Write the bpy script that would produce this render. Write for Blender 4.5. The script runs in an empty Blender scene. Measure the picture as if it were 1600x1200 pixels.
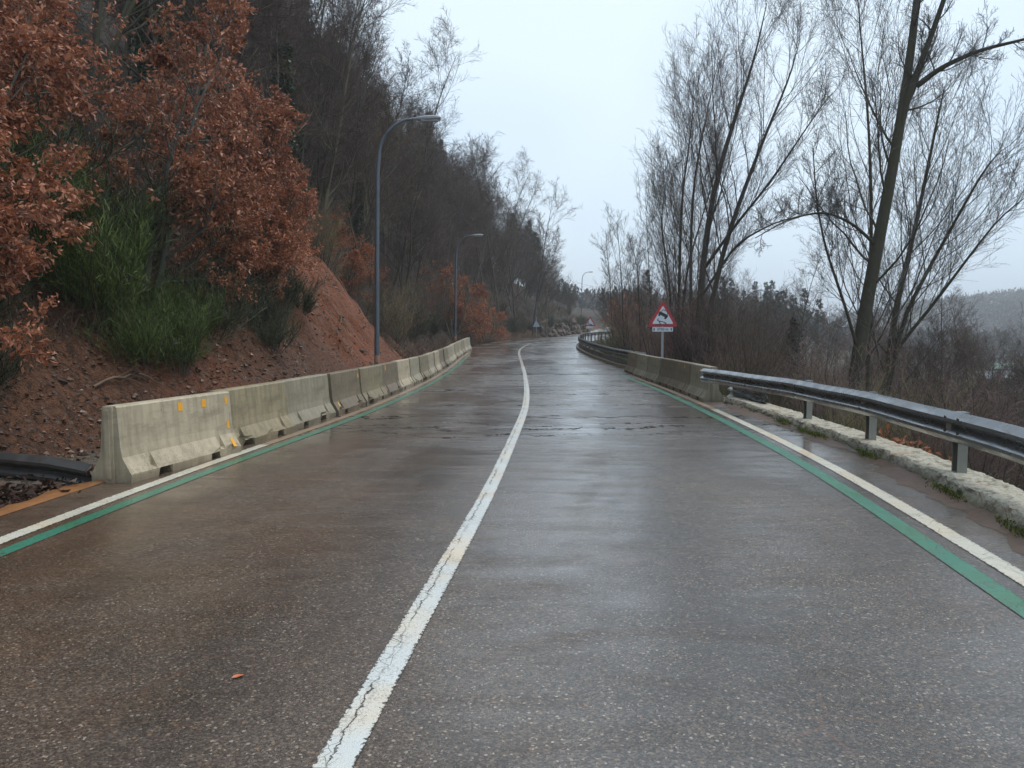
import bpy, math, random
import numpy as np
from mathutils import Vector
R = math.radians
PI = math.pi
sc = bpy.context.scene
COL = sc.collection

# ------------------------------------------------------------------ camera
cd = bpy.data.cameras.new('camera')
cam = bpy.data.objects.new('camera', cd)
COL.objects.link(cam)
cam.location = (0, 0, 1.55)
cam.rotation_euler = (R(90) - math.atan(78 / 1180), 0, 0)
cd.sensor_width = 36
cd.lens = 36 * 1180 / 1600
cd.clip_start = 0.1
cd.clip_end = 6000
sc.camera = cam

# ------------------------------------------------------------------ world, sun, exposure
SUN_EL, SUN_AZ = R(66), R(70)            # azimuth measured from +Y towards +X
w = bpy.data.worlds.new('World')
sc.world = w
w.use_nodes = True
nt = w.node_tree
nt.nodes.clear()
out = nt.nodes.new('ShaderNodeOutputWorld')
bg = nt.nodes.new('ShaderNodeBackground')
sky = nt.nodes.new('ShaderNodeTexSky')
sky.sky_type = 'NISHITA'
sky.sun_disc = False
sky.sun_elevation = SUN_EL
sky.sun_rotation = SUN_AZ
sky.dust_density = 3
sky.air_density = 1.2
tc = nt.nodes.new('ShaderNodeTexCoord')
nz = nt.nodes.new('ShaderNodeTexNoise')
nz.inputs['Scale'].default_value = 1.6
nz.inputs['Detail'].default_value = 3
nt.links.new(tc.outputs['Generated'], nz.inputs['Vector'])
ramp = nt.nodes.new('ShaderNodeValToRGB')            # overcast cloud deck: pale blue grey to white
ramp.color_ramp.elements[0].position = 0.32
ramp.color_ramp.elements[0].color = (0.44, 0.57, 0.735, 1)
ramp.color_ramp.elements[1].position = 0.66
ramp.color_ramp.elements[1].color = (0.62, 0.72, 0.80, 1)
nt.links.new(nz.outputs['Fac'], ramp.inputs['Fac'])
sc10 = nt.nodes.new('ShaderNodeVectorMath')
sc10.operation = 'SCALE'
sc10.inputs['Scale'].default_value = 9.6
nt.links.new(ramp.outputs['Color'], sc10.inputs[0])
mx = nt.nodes.new('ShaderNodeMix')
mx.data_type = 'RGBA'
mx.inputs['Factor'].default_value = 0.86
nt.links.new(sky.outputs['Color'], mx.inputs['A'])
nt.links.new(sc10.outputs[0], mx.inputs['B'])
nt.links.new(mx.outputs['Result'], bg.inputs['Color'])
bg.inputs['Strength'].default_value = 0.1
nt.links.new(bg.outputs[0], out.inputs['Surface'])
sd = bpy.data.lights.new('sun', 'SUN')
sd.energy = 1.45
sd.angle = R(35)
sd.color = (1, 0.95, 0.87)
so = bpy.data.objects.new('sun', sd)
COL.objects.link(so)
v = Vector((math.sin(SUN_AZ) * math.cos(SUN_EL), math.cos(SUN_AZ) * math.cos(SUN_EL), math.sin(SUN_EL)))
so.rotation_euler = v.to_track_quat('Z', 'Y').to_euler()
so.location = (0, 0, 60)
vs = sc.view_settings
vs.view_transform = 'Standard'
vs.look = 'None'
vs.exposure = 0.7
vs.gamma = 1
sc.cycles.use_denoising = True
sc.cycles.max_bounces = 6
sc.cycles.diffuse_bounces = 3
sc.cycles.glossy_bounces = 3
sc.cycles.volume_bounces = 0

# ------------------------------------------------------------------ helpers: meshes
def npmesh(name, V, F, mat, parent=None, smooth=True, tone=None, tris=None, loc=None):
    """V (n,3), F (m,4) quads, tris (k,3); tone = per-vertex float attribute"""
    me = bpy.data.meshes.new(name)
    V = np.asarray(V, dtype=np.float32).reshape(-1, 3)
    nq = 0 if F is None else len(F)
    ntr = 0 if tris is None else len(tris)
    me.vertices.add(len(V))
    me.vertices.foreach_set('co', V.ravel())
    loops = []
    if nq: loops.append(np.asarray(F, dtype=np.int32).ravel())
    if ntr: loops.append(np.asarray(tris, dtype=np.int32).ravel())
    loops = np.concatenate(loops)
    me.loops.add(len(loops))
    me.loops.foreach_set('vertex_index', loops)
    me.polygons.add(nq + ntr)
    st = np.concatenate([np.arange(nq) * 4, nq * 4 + np.arange(ntr) * 3]).astype(np.int32)
    me.polygons.foreach_set('loop_start', st)
    me.polygons.foreach_set('use_smooth', np.full(nq + ntr, smooth, dtype=bool))
    if tone is not None:
        if isinstance(tone, dict):
            for k, a in tone.items():
                at = me.attributes.new(k, 'FLOAT', 'POINT')
                at.data.foreach_set('value', np.asarray(a, dtype=np.float32))
        else:
            at = me.attributes.new('tone', 'FLOAT', 'POINT')
            at.data.foreach_set('value', np.asarray(tone, dtype=np.float32))
    me.update(calc_edges=True)
    me.validate()
    if mat is not None: me.materials.append(mat)
    o = bpy.data.objects.new(name, me)
    COL.objects.link(o)
    if parent: o.parent = parent
    if loc is not None: o.location = loc
    return o

class MB:
    """collects polygons of ONE object"""
    def __init__(s): s.v = []; s.f = []
    def add(s, vs_, fs_):
        b = len(s.v); s.v += [tuple(p) for p in vs_]; s.f += [tuple(i + b for i in f) for f in fs_]
    def box(s, x0, x1, y0, y1, z0, z1):
        s.add([(x0,y0,z0),(x1,y0,z0),(x1,y1,z0),(x0,y1,z0),(x0,y0,z1),(x1,y0,z1),(x1,y1,z1),(x0,y1,z1)],
              [(0,3,2,1),(4,5,6,7),(0,1,5,4),(1,2,6,5),(2,3,7,6),(3,0,4,7)])
    def tube(s, pts, rad, n=8, cap=True):
        P = [Vector(p) for p in pts]
        if not hasattr(rad, '__len__'): rad = [rad] * len(P)
        vs_ = []; fs_ = []
        for i, p in enumerate(P):
            t = (P[min(i+1, len(P)-1)] - P[max(i-1, 0)]).normalized()
            ref = Vector((0, 0, 1)) if abs(t.z) < .8 else Vector((0, 1, 0))
            a = t.cross(ref).normalized(); b = a.cross(t)
            for k in range(n):
                q = 2 * PI * k / n
                vs_.append(p + (a * math.cos(q) + b * math.sin(q)) * rad[i])
        for i in range(len(P) - 1):
            for k in range(n):
                fs_.append((i*n+k, (i+1)*n+k, (i+1)*n+(k+1) % n, i*n+(k+1) % n))
        if cap:
            fs_.append(tuple(range(n))); fs_.append(tuple((len(P)-1)*n+k for k in reversed(range(n))))
        s.add(vs_, fs_)
    def poly(s, pts, y, flip=False):
        """flat polygon in the xz plane at depth y"""
        f = tuple(range(len(pts)))
        s.add([(x, y, z) for x, z in pts], [f if not flip else f[::-1]])
    def build(s, name, mat, parent=None, smooth=False, bevel=0, loc=None, rot=None):
        me = bpy.data.meshes.new(name)
        me.from_pydata(s.v, [], s.f)
        me.validate(); me.update()
        if smooth: me.polygons.foreach_set('use_smooth', [True] * len(me.polygons))
        if mat: me.materials.append(mat)
        o = bpy.data.objects.new(name, me); COL.objects.link(o)
        if parent: o.parent = parent
        if loc is not None: o.location = loc
        if rot is not None: o.rotation_euler = rot
        if bevel:
            m = o.modifiers.new('bevel', 'BEVEL'); m.width = bevel; m.segments = 2; m.limit_method = 'ANGLE'
        return o

def tag(o, label=None, cat=None, group=None, kind=None):
    if label: o['label'] = label
    if cat: o['category'] = cat
    if group: o['group'] = group
    if kind: o['kind'] = kind
    return o

def empty(name, loc=(0, 0, 0), rz=0):
    o = bpy.data.objects.new(name, None); COL.objects.link(o)
    o.location = loc; o.rotation_euler = (0, 0, rz); o.empty_display_size = .3
    return o

def copy_tree(o, parent=None):
    c = o.copy(); COL.objects.link(c); c.parent = parent
    for ch in list(o.children): copy_tree(ch, c)
    return c

def tubes(levels, sides):
    """levels: list of (pts (N,m,3), rad (N,m)) -> V,F"""
    Vs, Fs, base = [], [], 0
    for (P, r), k in zip(levels, sides):
        N, m, _ = P.shape
        T = np.empty_like(P)
        T[:, 1:-1] = P[:, 2:] - P[:, :-2]; T[:, 0] = P[:, 1] - P[:, 0]; T[:, -1] = P[:, -1] - P[:, -2]
        T /= np.linalg.norm(T, axis=2, keepdims=True) + 1e-9
        ref = np.zeros_like(T); ref[..., 0] = .31; ref[..., 1] = .95
        A = np.cross(T, ref); A /= np.linalg.norm(A, axis=2, keepdims=True) + 1e-9
        B = np.cross(A, T)
        q = 2 * PI * np.arange(k) / k
        V = P[:, :, None, :] + r[:, :, None, None] * (A[:, :, None, :] * np.cos(q)[None, None, :, None] + B[:, :, None, :] * np.sin(q)[None, None, :, None])
        idx = base + np.arange(N * m * k).reshape(N, m, k)
        a = idx[:, :-1, :]; b = idx[:, 1:, :]
        F = np.stack([a, np.roll(a, -1, 2), np.roll(b, -1, 2), b], -1).reshape(-1, 4)
        Vs.append(V.reshape(-1, 3)); Fs.append(F); base += N * m * k
    return np.concatenate(Vs), np.concatenate(Fs)

def grow(P, Rr, spec, rng):
    """children of every polyline of P (N,m,3); returns (pts, rad) of the next level"""
    N, m, _ = P.shape
    k = spec['k']
    t = spec.get('t0', .25) + (spec.get('t1', 1.0) - spec.get('t0', .25)) * (np.arange(k)[None, :] + rng.random((N, k))) / k
    t = np.clip(t, 0, .999)
    x = t * (m - 1); i = x.astype(int); f = (x - i)[..., None]
    rows = np.arange(N)[:, None]
    base = P[rows, i] * (1 - f) + P[rows, i + 1] * f
    d0 = P[rows, i + 1] - P[rows, i]; d0 /= np.linalg.norm(d0, axis=2, keepdims=True) + 1e-9
    r0 = Rr[rows, i] * (1 - f[..., 0]) + Rr[rows, i + 1] * f[..., 0]
    Lp = np.linalg.norm(np.diff(P, axis=1), axis=2).sum(1)[:, None]
    L = Lp * spec['ratio'] * (1 - spec.get('shape', .5) * t) * rng.uniform(.6, 1.2, (N, k))
    rnd = rng.normal(size=(N, k, 3))
    perp = np.cross(d0, rnd); perp /= np.linalg.norm(perp, axis=2, keepdims=True) + 1e-9
    an = np.radians(rng.normal(spec['ang'], spec.get('angsd', 10), (N, k)))[..., None]
    d = d0 * np.cos(an) + perp * np.sin(an)
    M = N * k
    base = base.reshape(M, 3); d = d.reshape(M, 3); L = L.reshape(M); r = np.minimum(r0.reshape(M) * spec.get('rr', .6), spec.get('rmax', 9))
    r = np.maximum(r, spec.get('rmin', .004))
    n = spec['n']
    pts = np.empty((M, n + 1, 3)); pts[:, 0] = base
    rad = r[:, None] * (1 - (1 - spec.get('taper', .35)) * np.arange(n + 1)[None, :] / n)
    trop = np.array(spec.get('trop', (0, 0, .1)))
    for s in range(n):
        d = d + rng.normal(0, spec.get('wob', .15), (M, 3)) + trop
        d /= np.linalg.norm(d, axis=1, keepdims=True)
        pts[:, s + 1] = pts[:, s] + d * (L / n)[:, None]
    return pts, rad

def leaves(P, D, size, rng, aspect=.45, fold=.35):
    """folded leaf blades: P (n,3) roots, D (n,3) directions -> V,F,tone"""
    n = len(P)
    D = D / (np.linalg.norm(D, axis=1, keepdims=True) + 1e-9)
    rn = rng.normal(size=(n, 3))
    S = np.cross(D, rn); S /= np.linalg.norm(S, axis=1, keepdims=True) + 1e-9
    U = np.cross(S, D)
    L = (size * rng.uniform(.45, 1.4, n))[:, None]
    W = L * aspect * rng.uniform(.7, 1.2, n)[:, None] * .5
    c = (rng.uniform(-.5, .5, n)[:, None]) * L
    fo = fold * W * rng.uniform(.2, 1.8, n)[:, None]
    tip = P + D * L - U * c * .6
    m = P + D * L * .5
    q = P + D * L * .22
    V = np.stack([P, m + S * W + U * fo, tip, m - S * W + U * fo, m, tip], 1)
    V = np.stack([P, m + S * W + U * fo, tip, m - S * W + U * fo], 1)
    idx = np.arange(n)[:, None] * 4
    F1 = idx + np.array([0, 1, 2]); F2 = idx + np.array([0, 2, 3])
    T = np.concatenate([F1, F2])
    tone = np.repeat(rng.random(n), 4)
    return V.reshape(-1, 3), T, tone

# value noise
def _h(ix, iy, s):
    n = (ix * 374761393 + iy * 668265263 + s * 974711) & 0x7fffffff
    n = ((n ^ (n >> 13)) * 1274126177) & 0x7fffffff
    return ((n ^ (n >> 16)) & 0xffff) / 65535.0
def vnoise(x, y, s=0):
    x = np.asarray(x, float); y = np.asarray(y, float)
    ix = np.floor(x).astype(np.int64); iy = np.floor(y).astype(np.int64)
    fx = x - ix; fy = y - iy
    fx = fx * fx * (3 - 2 * fx); fy = fy * fy * (3 - 2 * fy)
    a = _h(ix, iy, s) * (1 - fx) + _h(ix + 1, iy, s) * fx
    b = _h(ix, iy + 1, s) * (1 - fx) + _h(ix + 1, iy + 1, s) * fx
    return (a * (1 - fy) + b * fy) * 2 - 1
def fbm(x, y, o=4, s=0):
    r = 0; a = .5
    for i in range(o):
        r = r + a * vnoise(x, y, s + i); x = x * 2.03 + 7.1; y = y * 2.03 + 3.7; a *= .5
    return r

# ------------------------------------------------------------------ helpers: materials
class NT:
    def __init__(s, name):
        s.m = bpy.data.materials.new(name); s.m.use_nodes = True
        s.t = s.m.node_tree; s.t.nodes.clear()
        s.out = s.t.nodes.new('ShaderNodeOutputMaterial')
        s.b = s.t.nodes.new('ShaderNodeBsdfPrincipled')
        s.t.links.new(s.b.outputs[0], s.out.inputs['Surface'])
        s.co = s.t.nodes.new('ShaderNodeTexCoord').outputs['Object']
    def n(s, typ, **k):
        x = s.t.nodes.new(typ)
        for a, b in k.items(): setattr(x, a, b)
        return x
    def link(s, a, b): s.t.links.new(a, b)
    def val(s, sock, x):
        if isinstance(x, (int, float)): sock.default_value = x
        elif isinstance(x, tuple): sock.default_value = x if len(x) == 4 or sock.type == 'VECTOR' else (*x, 1)
        else: s.link(x, sock)
    def mapc(s, scale=(1, 1, 1), co=None, rot=(0, 0, 0)):
        m = s.n('ShaderNodeMapping'); m.inputs['Scale'].default_value = scale; m.inputs['Rotation'].default_value = rot
        s.link(co or s.co, m.inputs['Vector']); return m.outputs[0]
    def noise(s, scale, detail=4, rough=.55, co=None, dist=0):
        x = s.n('ShaderNodeTexNoise'); x.inputs['Scale'].default_value = scale; x.inputs['Detail'].default_value = detail
        x.inputs['Roughness'].default_value = rough; x.inputs['Distortion'].default_value = dist
        s.link(co or s.co, x.inputs['Vector']); return x.outputs['Fac']
    def voro(s, scale, feature='F1', co=None, out='Distance', rnd=1):
        x = s.n('ShaderNodeTexVoronoi', feature=feature); x.inputs['Scale'].default_value = scale
        x.inputs['Randomness'].default_value = rnd
        s.link(co or s.co, x.inputs['Vector']); return x.outputs[out]
    def ramp(s, fac, *stops):
        r = s.n('ShaderNodeValToRGB'); e = r.color_ramp.elements
        while len(e) < len(stops): e.new(.5)
        for el, (p, c) in zip(e, stops):
            el.position = p; el.color = (c, c, c, 1) if isinstance(c, (int, float)) else (*c, 1)
        s.link(fac, r.inputs['Fac']); return r.outputs['Color']
    def mix(s, f, a, b, blend='MIX'):
        m = s.n('ShaderNodeMix', data_type='RGBA', blend_type=blend)
        s.val(m.inputs['Factor'], f); s.val(m.inputs['A'], a); s.val(m.inputs['B'], b); return m.outputs['Result']
    def math(s, op, a, b=0., clamp=False):
        m = s.n('ShaderNodeMath', operation=op); m.use_clamp = clamp
        s.val(m.inputs[0], a); s.val(m.inputs[1], b); return m.outputs[0]
    def attr(s, name): return s.n('ShaderNodeAttribute', attribute_name=name).outputs['Fac']
    def bump(s, h, strength=.5, dist=.01, normal=None):
        b = s.n('ShaderNodeBump'); b.inputs['Strength'].default_value = strength; b.inputs['Distance'].default_value = dist
        s.link(h, b.inputs['Height'])
        if normal: s.link(normal, b.inputs['Normal'])
        return b.outputs[0]
    def set(s, **k):
        for a, b in k.items(): s.val(s.b.inputs[a.replace('_', ' ')], b)
        return s
    def objrand(s): return s.n('ShaderNodeObjectInfo').outputs['Random']
    def xyz(s, co=None):
        x = s.n('ShaderNodeSeparateXYZ'); s.link(co or s.co, x.inputs[0]); return x.outputs

def plain(name, c, rough=.6, metal=0., nscale=30, var=.25, bump=.0):
    m = NT(name)
    f = m.noise(nscale, 5)
    m.set(Base_Color=m.mix(f, tuple(x * (1 - var) for x in c), tuple(min(1, x * (1 + var)) for x in c)), Roughness=rough, Metallic=metal)
    if bump: m.set(Normal=m.bump(f, bump, .01))
    return m.m

# ------------------------------------------------------------------ the road's plan: positions of the painted lines along Y
YY = np.arange(-30, 420.01, .5)
def curve(*pts):
    y, x = zip(*pts)
    a = np.interp(YY, y, x, left=None)
    k = np.exp(-np.linspace(-2, 2, 17) ** 2); k /= k.sum()
    ap = np.pad(a, 8, mode='reflect', reflect_type='odd')
    a = np.convolve(ap, k, 'valid')
    return lambda Y: np.interp(Y, YY, a)
xC = curve((-30,-3.2),(0,-.86),(2.6,-.65),(4.8,-.45),(6.75,-.26),(10.84,.0),(15.5,.28),(20,.40),(24,.45),(29,.49),(36,.48),(45,.41),(51,.52),(57,1.0),(62,1.55),(67,2.3),(75,4.0),(84,6.5),(100,11),(120,17.5),(150,27),(200,45),(420,130))
xL = curve((-30,-5.9),(0,-4.1),(5,-3.87),(7,-3.79),(9,-3.63),(11,-3.42),(13.5,-3.17),(16,-3.0),(21,-2.82),(29,-2.7),(40,-2.75),(50,-2.6),(57,-2.1),(67,-.8),(84,2.6),(100,6.8),(120,13),(150,22.5),(200,40),(420,125))
xR = curve((-30,-.6),(0,2.6),(4.7,3.24),(6.2,3.46),(7.8,3.67),(9.94,3.86),(14.3,4.12),(18.3,4.28),(22,4.38),(28,4.38),(36,4.18),(42,4.05),(51,4.1),(57,4.6),(65,5.75),(75,8.1),(84,10.6),(100,15.5),(120,22),(150,32),(200,50),(420,135))
zC = curve((-30,0),(26,0),(36,.12),(48,.45),(60,.75),(72,.95),(84,1.08),(100,1.2),(115,1.65),(140,3.2),(165,4.4),(200,4.9),(260,5.5),(420,8))

def sstep(a, b, x):
    t = np.clip((x - a) / (b - a), 0, 1); return t * t * (3 - 2 * t)

def H(X, Y):
    """height of the ground"""
    X = np.asarray(X, float); Y = np.asarray(Y, float)
    Yc = np.clip(Y, -30, 420)
    z0 = zC(Yc)
    e = xL(Yc) - .62 - X                  # metres left of the asphalt's edge
    toe = np.interp(Yc, [-30,5,10,14,18,22,60], [3.2,2.5,1.95,1.3,.75,.55,.7])
    t = e - toe
    s1 = np.interp(Yc, [0,10,16,20,28.5,32,50,90], [.95,.95,1.15,1.3,1.3,.75,.7,.55])
    wd = np.interp(Yc, [0,14,20,29,33,60], [2.6,2.8,3.6,3.4,2.0,2.0])
    s2 = np.interp(Yc, [0,40,70,105,130,150,185], [.88,1.05,1.05,.92,.55,.25,.06])
    up = np.where(t > 0, np.minimum(t, wd) * s1 + np.clip(t - wd, 0, 48) * s2 + np.clip(t - wd - 48, 0, 200) * .12, 0)
    bumpy = sstep(.1, 1.5, t) * (.32 * fbm(X * .55, Y * .55, 4, 3) + .30 * fbm(X * 1.6 + Y * .5, Y * 2.6, 4, 9)) + sstep(.2, 1.2, t) * (1 - sstep(4, 7, t)) * (.16 + .14 * sstep(17, 21, Y)) * fbm(X * .6 + 3, Y * 3.9, 4, 71) + sstep(6, 20, t) * 2.0 * fbm(X * .07, Y * .07, 3, 5)
    ditch = -.06 * sstep(.0, .4, e) * (1 - sstep(0, .5, t)) + .05 * sstep(.1, .5, e) * fbm(X * 1.3, Y * 1.3, 3, 21)
    zl = z0 + up + bumpy + ditch
    # right of the road
    off = np.interp(Yc, [-30,0,6,8,10,13,16.6,18,34,60], [1.2,1.0,.98,1.02,1.1,1.05,1.0,.9,.75,.8])
    r = X - xR(Yc) - off
    flat = np.interp(Yc, [0,25,40,60], [.0,.3,1.2,2.5])
    sr = np.interp(Yc, [0,20,40,70,120], [.62,.55,.42,.32,.2])
    dn = np.clip(r - flat, 0, None)
    drop = np.minimum(dn * sr, 3 + 0 * dn) + np.clip(dn - 3 / sr, 0, 40) * .12
    drop = np.minimum(drop, 7.5)
    far = sstep(120, 260, r + 0 * Y)
    zr = z0 * (1 - sstep(8, 60, r)) - drop + sstep(.1, 2, r) * (.18 * fbm(X * .6, Y * .6, 3, 31) + .5 * sstep(10, 40, r) * fbm(X * .05, Y * .05, 2, 33))
    rad = np.hypot(X, Y); az = X / np.maximum(Y, 1)
    Hh = np.interp(az, [.1,.22,.33,.42,.5,.56,.64,.7,.9,1.5], [6,12,18,22,27,36,41,42,40,30])
    hill = Hh * sstep(380, 860, rad) * (1 + .10 * fbm(X * .006, Y * .006, 4, 41)) * sstep(60, 200, r)
    zr = zr + hill + 6.0 * sstep(60, 300, r) * 0
    z = np.where(X < xC(Yc), zl, zr)
    on = (e < 0) & (r < 0)
    z = np.where(on, z0 - .05, z)
    return z

# ------------------------------------------------------------------ materials
def mat_asphalt():
    m = NT('wet_asphalt')
    x, y, z = m.xyz()
    grain = m.voro(115, out='Color')
    gs = m.n('ShaderNodeSeparateColor'); m.link(grain, gs.inputs[0])
    gr, gg = gs.outputs[0], gs.outputs[1]
    gdist = m.voro(115)
    big = m.voro(42, out='Color'); bs = m.n('ShaderNodeSeparateColor'); m.link(big, bs.inputs[0])
    bdist = m.voro(42)
    base = m.ramp(gr, (0, (.013, .0115, .010)), (.4, (.040, .035, .030)), (.8, (.088, .076, .065)), (.97, (.135, .117, .10)), (1, (.34, .31, .27)))
    warm = m.ramp(gg, (0, (1.3, 1., .70)), (1, (1.05, 1., .93)))
    base = m.mix(.6, base, warm, 'MULTIPLY')
    stone = m.math('MULTIPLY', m.math('GREATER_THAN', bs.outputs[0], .90), m.math('LESS_THAN', bdist, .32))
    base = m.mix(stone, base, m.ramp(bs.outputs[1], (0, (.30, .27, .23)), (.6, (.16, .12, .09)), (1, (.25, .12, .05))))
    # muddy wash plus the brown bank's reflection painted in, stronger towards the bank
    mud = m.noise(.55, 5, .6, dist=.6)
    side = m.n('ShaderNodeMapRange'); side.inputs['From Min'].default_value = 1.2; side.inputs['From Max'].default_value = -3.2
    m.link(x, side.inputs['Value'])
    mud_refl = m.math('MULTIPLY', m.ramp(mud, (.34, 0.25), (.66, 1.)), m.math('MULTIPLY', side.outputs[0], .85), clamp=True)
    base = m.mix(mud_refl, base, m.mix(.5, (.085, .045, .020), base, 'ADD'))
    trk = m.ramp(m.math('ABSOLUTE', m.math('SUBTRACT', m.math('ABSOLUTE', m.math('SUBTRACT', m.math('FRACT', m.math('MULTIPLY', m.attr('u'), 2.)), .5)), .24)), (.03, 1.), (.13, 0.))
    trk = m.math('MULTIPLY', trk, m.ramp(m.noise(.5, 3), (.3, .3), (.65, 1.)))
    base = m.mix(m.math('MULTIPLY', trk, .35), base, m.mix(1., base, (.62, .60, .60), 'MULTIPLY'))
    edge = m.ramp(m.noise(2.2, 4), (.45, 0.), (.7, 1.))
    mr = m.n('ShaderNodeMapRange'); mr.inputs['From Min'].default_value = .88; mr.inputs['From Max'].default_value = .985
    m.link(m.attr('u'), mr.inputs['Value'])
    base = m.mix(m.math('MULTIPLY', m.math('MULTIPLY', mr.outputs[0], edge), .8), base, (.16, .085, .055))
    patch = m.noise(.8, 6, .7, co=m.mapc((1, .55, 1)), dist=.4)
    base = m.mix(m.ramp(patch, (.40, .55), (.52, 0.)), base, m.mix(1., base, (.55, .54, .53), 'MULTIPLY'))
    base = m.mix(m.ramp(patch, (.55, 0.), (.68, .5)), base, m.mix(1., base, (1.5, 1.45, 1.35), 'MULTIPLY'))
    # small rust-red veins where the surface is worn
    veinco = m.mapc((1, .8, 1), rot=(0, 0, .4))
    vein = m.voro(3.2, 'DISTANCE_TO_EDGE', co=veinco)
    vm = m.math('MULTIPLY', m.ramp(vein, (.0, 1.), (.035, 0.)), m.ramp(m.noise(1.1, 3), (.55, 0.), (.68, .8)))
    base = m.mix(vm, base, (.12, .055, .032))
    # dark, rougher transverse streaks across the carriageway
    wob = m.math('ADD', m.math('MULTIPLY', m.math('SUBTRACT', m.noise(.6, 5, .7), .5), 2.8), m.math('MULTIPLY', m.math('SUBTRACT', m.noise(5, 4, .7), .5), .35))
    yy = m.math('ADD', y, wob)
    dark_bands = None
    for yc, wd in ((11.6, .04), (12.3, .07), (12.9, .05), (14.1, .10), (16.4, .05), (19.6, .06), (20.8, .10), (22.4, .07), (25, .07), (28.5, .14), (32, .1), (35.5, .18), (40, .15), (44, .2), (49, .2), (53, .25)):
        d = m.math('ABSOLUTE', m.math('SUBTRACT', yy, yc))
        k = m.math('SUBTRACT', 1., m.math('DIVIDE', d, wd), clamp=True)
        dark_bands = k if dark_bands is None else m.math('MAXIMUM', dark_bands, k)
    dband = m.math('MULTIPLY', m.ramp(dark_bands, (.0, 0.), (.5, 1.)), m.ramp(m.noise(1, 4, .65, co=m.mapc((.55, .8, 1))), (.38, 0.), (.49, 1.)))
    base = m.mix(m.math('MULTIPLY', dband, .9), base, (.012, .011, .011))
    # streaky film of water: wide smooth patches and rough drained ones
    wet = m.noise(1, 5, .6, co=m.mapc((.42, .22, 1)), dist=.5)
    wet2 = m.noise(1, 4, .6, co=m.mapc((.9, 3.2, 1)), dist=.8)
    film = m.math('ADD', m.math('MULTIPLY', wet, .65), m.math('MULTIPLY', wet2, .35))
    film = m.math('ADD', film, m.math('MULTIPLY', m.ramp(y, (0, 0.), (1, 1.)), .0))
    filmc = m.ramp(m.math('ADD', film, m.math('MULTIPLY', trk, .07)), (.41, .0), (.60, 1.))
    rough = m.ramp(filmc, (0, .48), (1, .30))
    rough = m.math('ADD', rough, m.math('MULTIPLY', dband, .3))
    hgt = m.math('ADD', m.math('MULTIPLY', gdist, -.6), m.math('MULTIPLY', m.noise(260, 2), .4))
    nb = m.bump(hgt, .40, .004)
    m.set(Base_Color=base, Roughness=rough, Normal=nb, Specular_IOR_Level=m.math('MULTIPLY', m.math('SUBTRACT', 1., dband), .5))
    wz = m.n('ShaderNodeMapRange'); wz.interpolation_type = 'SMOOTHSTEP'
    wz.inputs['From Min'].default_value = 5.; wz.inputs['From Max'].default_value = 12.
    m.link(y, wz.inputs['Value'])
    pond = m.math('MULTIPLY', wz.outputs[0], m.ramp(film, (.36, .25), (.52, 1.)))
    cw = m.math('MAXIMUM', m.ramp(filmc, (0, .28), (1, .95)), pond)
    cw = m.math('MULTIPLY', cw, m.math('SUBTRACT', 1., m.math('MULTIPLY', dband, .85)))
    ripple = m.bump(m.noise(1, 3, .6, co=m.mapc((5, 14, 1))), .06, .02)
    sheet = m.ramp(m.noise(1, 4, .6, co=m.mapc((.16, .30, 1)), dist=.6), (.47, 0.), (.58, 1.))
    sheet = m.math('MULTIPLY', sheet, wz.outputs[0])
    flow = m.math('MULTIPLY', m.noise(1, 4, .6, co=m.mapc((1.1, 5.5, 1), rot=(0, 0, .12)), dist=.7), sheet)
    ripple = m.bump(flow, .55, .035, ripple)
    ripple = m.bump(hgt, .07, .004, ripple)
    m.set(Coat_Weight=cw, Coat_Roughness=m.math('SUBTRACT', m.ramp(filmc, (0, .36), (1, .19)), m.math('MULTIPLY', pond, .06)), Coat_IOR=m.math('ADD', 1.45, m.math('MULTIPLY', pond, .35)), Coat_Normal=ripple)
    return m.m
M_ASPH = mat_asphalt()

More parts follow.
